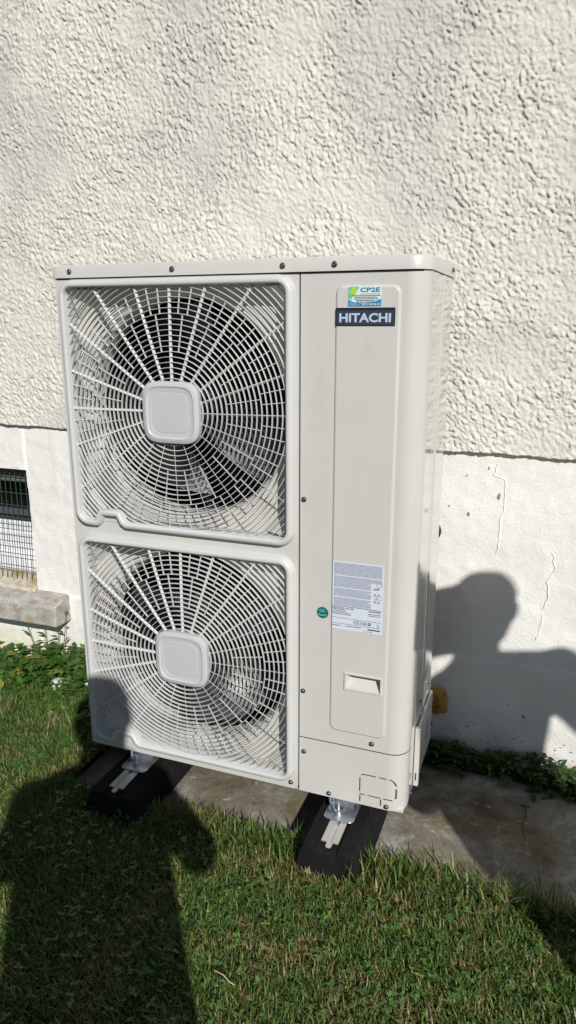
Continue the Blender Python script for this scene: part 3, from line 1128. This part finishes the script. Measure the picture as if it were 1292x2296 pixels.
# QC dot
q = MB().lathe((.7245, -.0006, zz(.5265)), (0, -1, 0), [(.0152, 0), (.0146, .0002)], 32, False, True).build('qc_sticker', TEAL, hp)
text_mesh('QC', .7165, zz(.5275), -.0014, .0155, .0080, QCT, q, bold=.006)
text_mesh('Passed', .7138, zz(.5185), -.0014, .0205, .0052, QCT, q, bold=.012)

# feet: galvanised brackets with bolts
FEET = (.170, .787)
for k, fx in enumerate(FEET):
    m = MB()
    pl = rrect(fx - .041, fx + .041, -.050, .060, (.014, .014, .002, .002), 5)
    m.loops([[(x, y, zz(-.0275)) for x, y in pl], [(x, y, zz(-.0240)) for x, y in pl]], True, True, True)
    m.box(fx - .040, fx - .0365, .004, .058, zz(-.0238), zz(-.0012))
    m.box(fx + .0365, fx + .040, .004, .058, zz(-.0238), zz(-.0012))
    m.box(fx - .036, fx + .036, .020, .0235, zz(-.0238), zz(-.0012))
    ft = m.build('foot_bracket', ZINC, hp, bevel=.0012)
    bx_, by_ = fx - .006, -.022
    MB().lathe((bx_, by_, zz(-.0239)), (0, 0, 1), [(.0125, 0), (.0125, .002), (.0085, .0022), (.0085, .0075), (.0045, .0085), (.0045, .030), (.0035, .031)], 12, False, True).build('bolt', ZINC, ft, smooth=True, angle=30)
    if k == 1:
        w = MB()
        w.tube([(bx_ - .006, by_ - .002, zz(-.018)), (bx_ - .013, by_ - .003, zz(-.006)), (bx_ - .016, by_ - .003, zz(.004))], [.003, .0045, .004], 8)
        w.tube([(bx_ + .006, by_ + .002, zz(-.018)), (bx_ + .016, by_ + .003, zz(-.012)), (bx_ + .020, by_ + .003, zz(-.010))], [.003, .0042, .004], 8)
        w.build('wing_nut', ZINC, ft, smooth=True)

# rubber blocks with aluminium rails
for fx, lab in ((.170, 'black rubber mounting block under the fan side of the heat pump'), (.792, 'black rubber mounting block under the service panel side of the heat pump')):
    e = empty('mounting_block', (fx, .1, 0), lab, 'mounting block', 'rubber blocks carrying the heat pump')
    yf, ybk, top = -.160, .395, .0965
    cs = [(-.086, .002), (.086, .002), (.083, .040), (.074, .082), (.064, top - .0005), (.026, top - .0005), (.024, top - .006), (-.024, top - .006), (-.026, top - .0005), (-.064, top - .0005), (-.074, .082), (-.083, .040)]
    ys = [yf, yf + .012, -.12, 0, .1, .2, .3, ybk - .012, ybk]
    ls = []
    for y in ys:
        endf = .94 if y in (yf, ybk) else 1
        ls.append([(fx + x * endf + random.uniform(-.001, .001), y, z * (.96 if endf < 1 else 1)) for x, z in cs])
    MB().loops(ls, True, True, True).build('rubber_body', RUBBER, e, bevel=.002)
    r = MB()
    fy = -.128
    r.box(fx - .024, fx - .0075, fy, .37, top - .0030, top + .0005)
    r.box(fx + .0035, fx + .020, fy, .37, top - .0030, top + .0005)
    r.box(fx - .0095, fx - .0075, fy - .012, .37, top - .0052, top - .0031)
    r.box(fx + .0035, fx + .0055, fy - .012, .37, top - .0052, top - .0031)
    r.box(fx - .0074, fx + .0034, fy - .016, .37, top - .0054, top - .0040)
    r.build('rail', ALU, e)

# things on the wall behind the unit
fo = bmesh.new()
bmesh.ops.create_icosphere(fo, subdivisions=3, radius=1)
for v in fo.verts:
    n_ = v.co.normalized()
    k = 1 + .10 * math.sin(5 * n_.x + 3 * n_.z) + .07 * math.sin(9 * n_.z + 4 * n_.y)
    v.co = Vector((.958 + n_.x * .032 * k, WY - .010 + n_.y * .022 * k, zz(.072) + n_.z * .043 * k - .012 * (n_.z < -.5)))
m = MB(); m.add([v.co[:] for v in fo.verts], [tuple(v.index for v in f.verts) for f in fo.faces]); fo.free()
tag(m.build('foam_plug', FOAM, None, smooth=True, angle=180), 'orange expanding foam plug sealing a pipe hole in the white plinth', 'foam')
e = empty('pipe', (.93, .42, 0), 'short grey insulated pipe between heat pump and plinth', 'pipe')
MB().tube([(.905, .376, zz(.15)), (.912, .40, zz(.14)), (.922, .44, zz(.10)), (.930, .475, zz(.08)), (.935, WY + .01, zz(.075))], .017, 12).build('pipe_sleeve', PIPEM, e, smooth=True)
MB().lathe((.905, WY - .004, zz(.620)), (0, -1, 0), [(.032, 0), (.032, .010), (.024, .014), (.012, .010)], 24, False, True).build('wall_grommet', BLACKP, None, smooth=True)
tag(bpy.data.objects['wall_grommet'], 'black round cable grommet in the white plinth half behind the heat pump', 'grommet')

# ------------------------------------------------------------------ vegetation
def blades(name, P, hgt, wid, lean, col, label, mat=GRASS, curl=.45):
    n = len(P)
    az = rng.uniform(0, 2 * np.pi, n)
    dx, dy = np.cos(az), np.sin(az)
    tx, ty = -dy, dx
    tw = rng.uniform(-.6, .6, n)
    V = np.zeros((n, 5, 3))
    for i, (t, wf) in enumerate(((0, 1), (0, 1), (.55, .85), (.55, .85), (1, 0))):
        sgn = (-1, 1, -1, 1, 0)[i]
        off = lean * hgt * (t * .55 + curl * t * t)
        V[:, i, 0] = P[:, 0] + dx * off + sgn * (tx + tw * dx * t) * wid * wf
        V[:, i, 1] = P[:, 1] + dy * off + sgn * (ty + tw * dy * t) * wid * wf
        V[:, i, 2] = P[:, 2] + hgt * t * np.sqrt(np.maximum(.08, 1 - (lean * .6 * t) ** 2))
    b = np.arange(n)[:, None] * 5
    F4 = b + np.array([[0, 1, 3, 2]])
    F3 = b + np.array([[2, 3, 4]])
    C = np.ones((n, 5, 4))
    C[:, :, :3] = col[:, None, :]
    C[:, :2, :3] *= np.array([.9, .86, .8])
    o = np_mesh(name, V.reshape(-1, 3), F4, F3, mat, None, C.reshape(-1, 4), False)
    return tag(o, label, 'grass' if mat is GRASS else 'plants', None, 'stuff')


def grass_cols(P, n, dry=.22):
    g = np.array([[.092, .165, .030], [.120, .205, .040], [.165, .245, .055], [.062, .125, .030]])[rng.integers(0, 4, n)]
    d = np.array([[.34, .25, .11], [.27, .20, .08], [.22, .20, .06], [.40, .32, .17]])[rng.integers(0, 4, n)]
    patch = fbm(P[:, 0] * 8, P[:, 1] * 8, 4, 210)
    pr = np.clip(dry + patch * .75, .03, .75)
    m_ = rng.uniform(0, 1, n) < pr
    c = np.where(m_[:, None], d, g) * rng.uniform(.75, 1.2, n)[:, None]
    return c


def on_slab(x, y, mgn=0.0):
    return (x > -.045 - mgn) & (y > -.068 - mgn + .016 * fbm(x * 9, x * 0 + 1.7, 3, 230)) & (y < .60)


nb = 190000
P = np.stack([rng.uniform(-2.2, 2.7, nb), rng.uniform(-1.55, .5, nb), np.full(nb, ZL - .002)], -1)
# denser where the picture looks
nv = 150000
P2 = np.stack([rng.uniform(-1.0, 1.5, nv), rng.uniform(-.85, .5, nv), np.full(nv, ZL - .002)], -1)
P = np.concatenate([P, P2])
ok = ~on_slab(P[:, 0], P[:, 1])
for fx in (.170, .792):
    ok &= ~((np.abs(P[:, 0] - fx) < .088) & (P[:, 1] > -.168))
P = P[ok]
n = len(P)
hgt = rng.uniform(.008, .025, n) * (1 + .35 * fbm(P[:, 0] * 5, P[:, 1] * 5, 2, 220))
edge_ = np.exp(-((P[:, 1] + .10) / .05) ** 2) * (P[:, 0] > .0)
hgt *= 1 + .7 * edge_
near = np.exp(-((np.abs(np.abs(P[:, 0] - .792) - .10) / .03) ** 2)) * (P[:, 1] > -.26) * (P[:, 1] < -.02)
hgt *= 1 + .5 * near
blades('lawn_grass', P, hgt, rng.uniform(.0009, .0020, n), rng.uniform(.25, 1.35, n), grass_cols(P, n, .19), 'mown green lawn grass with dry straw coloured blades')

# longer tufts leaning over the slab edge
tp = []
for cx, cy, k, sp in ((.905, -.115, 90, .030), (.965, -.100, 70, .035), (1.02, -.095, 60, .03), (1.10, -.09, 60, .035), (1.22, -.10, 90, .04), (1.30, -.10, 110, .04), (.66, -.12, 70, .045), (.58, -.11, 60, .04), (.50, -.105, 40, .04), (.92, -.16, 60, .03), (.42, -.105, 30, .04), (1.40, -.11, 60, .05)):
    tp.append(np.stack([rng.normal(cx, sp, k), rng.normal(cy, .018, k), np.full(k, ZL - .004)], -1))
tp = np.concatenate(tp)
n = len(tp)
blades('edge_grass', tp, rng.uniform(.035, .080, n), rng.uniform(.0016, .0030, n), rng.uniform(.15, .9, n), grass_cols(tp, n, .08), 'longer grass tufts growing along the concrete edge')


def leaves(name, centres, nleaf, size, z_range, col, label, up=.55, palm=True, seedk=0):
    """rosettes of pointed leaflets, each leaflet four triangles with a fold"""
    n = len(centres)
    m_ = n * nleaf
    cen = np.repeat(centres, nleaf, 0)
    base_a = np.repeat(rng.uniform(0, 2 * np.pi, n), nleaf)
    k = np.tile(np.arange(nleaf), n)
    az = base_a + (k - (nleaf - 1) / 2) * (2 * np.pi / (nleaf + (1.2 if palm else 0))) + rng.normal(0, .12, m_)
    L = np.repeat(rng.uniform(.7, 1.25, n) * size, nleaf) * rng.uniform(.8, 1.15, m_)
    tilt = np.repeat(rng.normal(0, .35, n), nleaf)
    tdir = np.repeat(rng.uniform(0, 2 * np.pi, n), nleaf)
    el = rng.normal(.12, .22, m_) + tilt * np.cos(az - tdir)
    dx, dy, dz = np.cos(az) * np.cos(el), np.sin(az) * np.cos(el), np.sin(el)
    sx, sy = -np.sin(az), np.cos(az)
    W = L * rng.uniform(.24, .34, m_)
    V = np.zeros((m_, 6, 3))
    for i, (t, s, zf) in enumerate(((0, 0, 0), (.45, 1, .18), (.5, 0, -.02), (.45, -1, .18), (.82, .0, -.05), (1, 0, -.16))):
        V[:, i, 0] = cen[:, 0] + dx * L * t + sx * W * s
        V[:, i, 1] = cen[:, 1] + dy * L * t + sy * W * s
        V[:, i, 2] = cen[:, 2] + dz * L * t + zf * W * 1.3
    b = np.arange(m_)[:, None] * 6
    F3 = np.concatenate([b + np.array([[0, 1, 2]]), b + np.array([[0, 2, 3]]), b + np.array([[1, 5, 2]]), b + np.array([[2, 5, 3]])])
    C = np.ones((m_, 6, 4))
    cc = np.repeat(col, nleaf, 0) * rng.uniform(.85, 1.15, m_)[:, None]
    C[:, :, :3] = cc[:, None, :]
    # drop the unused 5th vertex
    o = np_mesh(name, V.reshape(-1, 3), None, F3, LEAF, None, C.reshape(-1, 4), False)
    return tag(o, label, 'plants', None, 'stuff')


def green(n, a=(.045, .115, .022), b=(.105, .195, .036), yel=.05):
    t = rng.uniform(0, 1, n)[:, None]
    c = np.array(a) * (1 - t) + np.array(b) * t
    y = rng.uniform(0, 1, n) < yel
    c[y] = np.array([.26, .27, .05])
    return c


# ground cover by the left wall
n = 1500
gx_ = rng.uniform(-1.6, .02, n); gy_ = .49 - np.abs(rng.normal(0, .15, n))
hz = (.03 + .105 * np.exp(-((gy_ - .46) / .13) ** 2) * (.55 + .45 * sstep(-.75, -.45, gx_))) * rng.uniform(.3, 1.1, n)
cen = np.stack([gx_, gy_, ZL - .01 + hz], -1)
leaves('ground_cover', cen, 5, .030, None, green(n), 'leafy creeping weeds along the plinth below the window')
# strip behind the slab on the right
n = 1100
gx_ = rng.uniform(.88, 2.4, n); gy_ = .475 - np.abs(rng.normal(0, .028, n)) * (1 + .5 * sstep(1.1, 1.4, gx_))
cen = np.stack([gx_, gy_, ZG + rng.uniform(.005, .085, n) * (.75 + .5 * fbm(gx_ * 6, gx_ * 0, 2, 260)) * np.exp(-((gy_ - .47) / .10) ** 2) + .012], -1)
leaves('ground_cover', cen, 4, .024, None, green(n, (.030, .080, .018), (.075, .150, .030), .04), 'dark leafy weeds filling the gap between concrete and plinth')
# clover in the lawn
n = 5200
cen = np.stack([rng.uniform(-1.6, 2.0, n), rng.uniform(-1.2, .45, n), ZL + rng.uniform(.012, .034, n)], -1)
keepc = (fbm(cen[:, 0] * 4, cen[:, 1] * 4, 2, 280) > -.18) & ~on_slab(cen[:, 0], cen[:, 1], .0)
cen = cen[keepc]
leaves('clover', cen, 3, .0115, None, green(len(cen), (.06, .14, .035), (.12, .24, .06), .03), 'small clover leaves scattered through the lawn')
# undergrowth beneath the cover so that no bare soil shows
n = 16000
P = np.concatenate([np.stack([rng.uniform(-2.0, .0, n), rng.uniform(.1, .5, n), np.full(n, ZL - .002)], -1), np.stack([rng.uniform(.88, 2.6, n // 2), rng.uniform(.44, .5, n // 2), np.full(n // 2, ZG)], -1)])
blades('under_grass', P, rng.uniform(.02, .055, len(P)), rng.uniform(.0012, .0024, len(P)), rng.uniform(.3, 1.0, len(P)), grass_cols(P, len(P), .12), 'grass growing between the creeping weeds')


# upright weeds below the sill: each stem a plant
def leaf_blade(m, p, d, L, w):
    p, d = Vector(p), Vector(d).normalized()
    s = d.cross(Vector((0, 0, 1)))
    if s.length < .1:
        s = Vector((1, 0, 0))
    s = s.normalized()
    upv = s.cross(d)
    pts = [p, p + d * L * .4 + s * w, p + d * L * .45 - upv * w * .3, p + d * L * .4 - s * w, p + d * L - Vector((0, 0, L * .18))]
    m.add(pts, [(0, 1, 2), (0, 2, 3), (1, 4, 2), (2, 4, 3)])


LEAFS = new_mat('stem_leaf_green', (.075, .145, .03), .5)
spots = ((-.560, .44, .25, -.07, 'thin leaning weed with narrow leaves'), (-.520, .44, .27, .0, 'slim weed with broad pointed leaves half way up'), (-.470, .44, .27, .02, 'tall weed with dark upright leaves'), (-.445, .44, .30, .03, 'tallest weed with a forked leafy tip'))
for x, y, hh, ln, lab in spots:
    e = empty('weed', (x, y, ZL), lab + ' below the end of the concrete sill', 'weed', 'upright weeds by the plinth')
    pts = [(x + ln * t * t + random.uniform(-.003, .003), y + .01 * t, ZL + hh * t) for t in (0, .25, .5, .75, 1)]
    MB().tube(pts, [.0022, .0020, .0017, .0014, .0008], 5).build('stem', STEM, e)
    for k in range(7):
        t = .18 + .12 * k
        q = Vector((x + ln * t * t, y + .01 * t, ZL + hh * t))
        a = k * 2.4 + random.uniform(-.5, .5)
        m = MB()
        leaf_blade(m, q, (math.cos(a), math.sin(a) * .7, random.uniform(.2, .9)), random.uniform(.036, .060) * (1.15 - .4 * t), random.uniform(.006, .010))
        m.build('leaf', LEAFS, e)

# pale stones among the weeds
for (x, y, z, sx, sy, sz), lab in zip(((-.40, .36, .055, .040, .032, .030), (-.305, .40, .065, .018, .016, .016), (-.225, .30, .042, .014, .012, .012)),
                                      ('large pale grey stone half covered by creeping weeds', 'small white pebble among the yellowish weeds', 'tiny white pebble beside the lower fan')):
    bm = bmesh.new()
    bmesh.ops.create_icosphere(bm, subdivisions=2, radius=1)
    for v in bm.verts:
        k = 1 + random.uniform(-.07, .07)
        v.co = Vector((x + v.co.x * sx * k, y + v.co.y * sy * k, z + max(-.6, min(.75, v.co.z)) * sz * k))
    m = MB(); m.add([v.co[:] for v in bm.verts], [tuple(v.index for v in f.verts) for f in bm.faces]); bm.free()
    tag(m.build('stone', STONE, None, smooth=True, angle=60), lab, 'stone', 'pale stones in the weeds')

# twig on the slab and a straw on the lawn
tw = empty('twig', (1.23, .22, 0), 'dry dark twig with a small leaf lying on the concrete', 'twig')
MB().tube([(1.245, .315, .004), (1.246, .27, .006), (1.240, .23, .004), (1.245, .19, .003), (1.25, .165, .003)], [.0016, .0015, .0013, .001, .0006], 5).build('twig_stem', TWIG, tw)
for a in (.4, 1.6, 2.8):
    m = MB(); leaf_blade(m, (1.245, .315, .008), (math.cos(a), math.sin(a), .2), .024, .005); m.build('leaf', LEAFS, tw)
tag(MB().tube([(.660, -.515, .046), (.685, -.522, .050), (.70, -.530, .048), (.712, -.530, .044)], [.0008, .0012, .0011, .0007], 5).build('straw', STRAW), 'long pale dry straw lying on the mown lawn', 'straw')

# ------------------------------------------------------------------ people beside the unit (their shadows fall into the picture)
HS = Vector((SUN.x, SUN.y, 0)).normalized()
AS = Vector((HS.y, -HS.x, 0))


def Q(a, s_, z):
    return Vector((CAM.x, CAM.y, 0)) + AS * a + HS * s_ + Vector((0, 0, z))


JACKET = new_mat('dark_blue_jacket', (.03, .04, .07), .85)
JACKET2 = new_mat('grey_work_jacket', (.10, .10, .105), .85)
JEANS = new_mat('denim', (.05, .065, .11), .9)
WORKT = new_mat('black_work_trousers', (.03, .03, .032), .9)
SKINM = new_mat('skin', (.52, .33, .24), .5)
SHOE = new_mat('shoe_leather', (.04, .03, .025), .5)
HAIR = new_mat('brown_hair', (.05, .032, .02), .6)
EYE = new_mat('eye', (.03, .02, .015), .15)


def ball(m, c, r, sc_=(1, 1, 1)):
    bm = bmesh.new()
    bmesh.ops.create_icosphere(bm, subdivisions=3, radius=r)
    c = Vector(c)
    m.add([c + AS * v.co.x * sc_[0] + HS * v.co.y * sc_[1] + Vector((0, 0, v.co.z * sc_[2])) for v in bm.verts], [tuple(v.index for v in f.verts) for f in bm.faces])
    bm.free()


def limb(m, pts, rs):
    m.tube(pts, list(rs), 16)
    for p, r in zip(pts, rs):
        ball(m, p, r)


def hand(m, wrist, palm_c, fdir, side, curl):
    """five fingers from a palm: fdir finger direction, side = thumb direction, curl = bend direction"""
    fdir, side, curl = fdir.normalized(), side.normalized(), curl.normalized()
    limb(m, [wrist, palm_c - fdir * .02], [.027, .026])
    for k, (off, L) in enumerate(((-.030, .062), (-.010, .074), (.010, .080), (.030, .072))):
        b0 = palm_c + side * off * 1.0 + fdir * .012
        limb(m, [palm_c + side * off * .8 - fdir * .03, b0], [.014, .0115])
        p1 = b0 + fdir * L * .45 + curl * L * .08
        p2 = p1 + fdir * L * .22 + curl * L * .26
        p3 = p2 + fdir * L * .02 + curl * L * .26
        limb(m, [b0, p1, p2, p3], [.0098, .0090, .0082, .0070])
    t0 = palm_c + side * .030 - fdir * .025
    t1 = t0 + side * .030 + fdir * .012
    t2 = t1 + side * .012 + fdir * .028 + curl * .006
    limb(m, [palm_c - fdir * .02, t0, t1, t2], [.017, .0135, .0105, .0088])


def person(lab, j, mats, hands, loc):
    e = empty('person', loc, lab, 'person', None)
    m = MB()
    pel, chest, neck, head = j['pelvis'], j['chest'], j['neck'], j['head']
    w = AS * .105
    for sgn in (-1, 1):
        limb(m, [pel + w * .75 * sgn, pel.lerp(chest, .5) + w * .78 * sgn, chest + w * .85 * sgn], [.118, .112, .108])
    limb(m, [pel, pel.lerp(chest, .5), chest, neck - Vector((0, 0, .05))], [.12, .12, .125, .085])
    limb(m, [neck - Vector((0, 0, .06)), neck + Vector((0, 0, .05)), head - Vector((0, 0, .06))], [.065, .056, .058])
    ball(m, head, .1, (.84, .98, 1.17))
    ball(m, head + HS * .028 - Vector((0, 0, .062)), .062, (.9, .95, .9))
    limb(m, [head + HS * .088 + Vector((0, 0, .012)), head + HS * .112 - Vector((0, 0, .022))], [.010, .015])
    limb(m, [head + HS * .084 - Vector((0, 0, .058)) - AS * .02, head + HS * .088 - Vector((0, 0, .058)), head + HS * .084 - Vector((0, 0, .058)) + AS * .02], [.007, .009, .007])
    for sgn in (-1, 1):
        ball(m, head + AS * .084 * sgn - HS * .005 - Vector((0, 0, .008)), .03, (.35, .7, 1.1))
    for sd in ('l', 'r'):
        limb(m, [chest + (j['sh_' + sd] - chest) * .45 + Vector((0, 0, .03)), j['sh_' + sd]], [.085, .068])
        limb(m, [neck - Vector((0, 0, .03)), j['sh_' + sd] + Vector((0, 0, .012))], [.060, .050])
        limb(m, [j['sh_' + sd], j['el_' + sd], j['wr_' + sd]], [.066, .052, .036])
        limb(m, [j['hip_' + sd], j['kn_' + sd], j['an_' + sd]], [.100, .068, .050])
        f = j['an_' + sd].copy(); f.z = .056
        limb(m, [f - HS * .05, f + HS * .07, f + HS * .15 - Vector((0, 0, .006))], [.042, .042, .032])
        limb(m, [j['an_' + sd], f], [.050, .042])
        hand(m, j['wr_' + sd], *hands[sd])
    body = m.build('body', mats['top'], e, smooth=True, angle=180)
    md = body.modifiers.new('remesh', 'REMESH')
    md.mode = 'VOXEL'
    md.voxel_size = .0062
    md.use_smooth_shade = True
    sm_ = body.modifiers.new('smooth', 'SMOOTH')
    sm_.factor = .5
    sm_.iterations = 5
    dg = bpy.context.evaluated_depsgraph_get()
    me = bpy.data.meshes.new_from_object(body.evaluated_get(dg))
    body.modifiers.clear()
    body.data = me
    me.materials.clear()
    for k in ('top', 'legs', 'skin', 'shoe'):
        me.materials.append(mats[k])
    n_ = len(me.polygons)
    cen = np.zeros(n_ * 3); me.polygons.foreach_get('center', cen); cen = cen.reshape(-1, 3) + np.array(loc)
    idx = np.zeros(n_, dtype=np.int32)
    idx[cen[:, 2] < pel.z + .02] = 1
    idx[cen[:, 2] < .075] = 3
    hl = cen[:, 2] > neck.z + .015
    hd = np.linalg.norm(cen - np.array(head), axis=1) < .17
    idx[hl & hd] = 2
    for sd in ('l', 'r'):
        wr, pc = np.array(j['wr_' + sd]), np.array(hands[sd][0])
        ax = (pc - wr) / np.linalg.norm(pc - wr)
        along = (cen - wr) @ ax
        near_ = np.linalg.norm(cen - pc, axis=1) < .16
        idx[near_ & (along > .004)] = 2
    me.polygons.foreach_set('material_index', idx)
    me.shade_smooth()
    hr = MB()
    bm = bmesh.new()
    bmesh.ops.create_icosphere(bm, subdivisions=4, radius=.1)
    vs_ = []
    for v in bm.verts:
        q = v.co.copy()
        k = 1.07 + .02 * math.sin(60 * q.x + 40 * q.z) + .015 * math.sin(90 * q.y)
        if q.z < .02 and q.y > -.03 or q.z < -.06 or (q.y > .06 and q.z < .055):
            k = .90
        vs_.append(head + AS * q.x * .85 * k + HS * (q.y * .98 * k - .004) + Vector((0, 0, q.z * 1.15 * k + .003)))
    hr.add(vs_, [tuple(v.index for v in f.verts) for f in bm.faces]); bm.free()
    hr.build('hair', HAIR, e, smooth=True, angle=180)
    for sgn in (-1, 1):
        ey = MB(); ball(ey, head + HS * .086 + AS * .032 * sgn + Vector((0, 0, .008)), .0125); ey.build('eye', EYE, e, smooth=True, angle=180)
    return e


# photographer, holding the phone this picture is taken with
pc = CAM - Vector(fwd) * .018 - Vector(up) * .050
ph_ = MB()
ex, ey_, ez = Vector(right), Vector(up), Vector(fwd)
ol = rrect(-.0375, .0375, -.080, .080, .010, 5)
ph_.loops([[pc + ex * x * k + ey_ * z * k + ez * d for x, z in ol] for k, d in ((.97, -.0042), (1, -.003), (1, .003), (.97, .0042))], True, True, True)
phone = ph_.build('smartphone', new_mat('phone_black_glass', (.01, .01, .012), .12), smooth=True, angle=30)
tag(phone, 'black smartphone held up in both hands of the photographer', 'phone')
j = dict(pelvis=Q(-.075, -.33, .92), chest=Q(-.075, -.32, 1.27), neck=Q(-.055, -.30, 1.445), head=Q(-.040, -.285, 1.600),
         sh_l=Q(-.235, -.31, 1.365), sh_r=Q(.085, -.31, 1.360), el_l=Q(-.285, -.16, 1.150), el_r=Q(.185, -.15, 1.085),
         hip_l=Q(-.165, -.33, .88), hip_r=Q(.015, -.33, .88), kn_l=Q(-.18, -.30, .48), kn_r=Q(.03, -.30, .48), an_l=Q(-.19, -.34, .11), an_r=Q(.045, -.34, .11))
j['wr_l'] = pc - ex * .085 - ey_ * .070 - ez * .055
j['wr_r'] = pc + ex * .085 - ey_ * .070 - ez * .055
hands = dict(l=(pc - ex * .050 - ey_ * .020 - ez * .030, ez * .55 + ey_ * .55 + ex * .2, ey_ - ez * .6, ex), r=(pc + ex * .050 - ey_ * .020 - ez * .030, ez * .55 + ey_ * .55 - ex * .2, ey_ - ez * .6, -ex))
hands = dict(l=(pc - ex * .058 - ey_ * .035 - ez * .034, ey_ * .75 + ez * .12, ex * .35 - ez, ex * .9 - ez * .05), r=(pc + ex * .058 - ey_ * .035 - ez * .034, ey_ * .75 + ez * .12, -ex * .35 - ez, -ex * .9 - ez * .05))
person('person in a dark blue jacket standing on the lawn and holding up a phone', j, dict(top=JACKET, legs=JEANS, skin=SKINM, shoe=SHOE), hands, tuple(Q(-.075, -.33, 0)))

# second person, holding up an invented board added to shape the cast shadow
j = dict(pelvis=Q(1.07, -.17, .96), chest=Q(1.08, -.16, 1.33), neck=Q(1.085, -.15, 1.515), head=Q(1.083, -.14, 1.672),
         sh_l=Q(.905, -.15, 1.36), sh_r=Q(1.265, -.15, 1.445), el_l=Q(.850, -.06, 1.05), el_r=Q(1.435, -.20, 1.19),
         wr_l=Q(.795, .055, 1.320), wr_r=Q(1.275, -.10, .985),
         hip_l=Q(.98, -.17, .92), hip_r=Q(1.16, -.17, .92), kn_l=Q(.965, -.14, .50), kn_r=Q(1.18, -.14, .50), an_l=Q(.955, -.18, .11), an_r=Q(1.19, -.18, .11))
zup = Vector((0, 0, 1))
hands = dict(l=(Q(.795, .080, 1.372), zup * .9 + HS * .15, AS, HS), r=(Q(1.225, -.085, .955), -AS * .6 + HS * .6 - zup * .3, zup, -zup * .3 - AS * .4))
person('person in a grey work jacket holding up a made-up board, one hand on the hip', j, dict(top=JACKET2, legs=WORKT, skin=SKINM, shoe=SHOE), hands, tuple(Q(1.07, -.17, 0)))
cb = empty('shadow_board', Q(.880, .115, 1.50), 'made-up brown board with paper, added to fill out the shadow of the person in grey', 'shadow_board')
bc = Q(.880, .118, 1.507)


def slabq(c, w_, h_, d0, d1):
    m = MB()
    ol = rrect(-w_, w_, -h_, h_, .008, 3)
    m.loops([[c + AS * x + zup * z + HS * d for x, z in ol] for d in (d0, d1)], True, True, True)
    return m


slabq(bc, .158, .115, -.002, .002).build('board', new_mat('hardboard', (.20, .11, .05), .6), cb)
slabq(bc - zup * .008, .138, .095, -.0034, -.0024).build('paper', ST_W, cb)
slabq(bc + zup * .100, .04, .012, -.010, -.0036).build('clip', ZINC, cb)
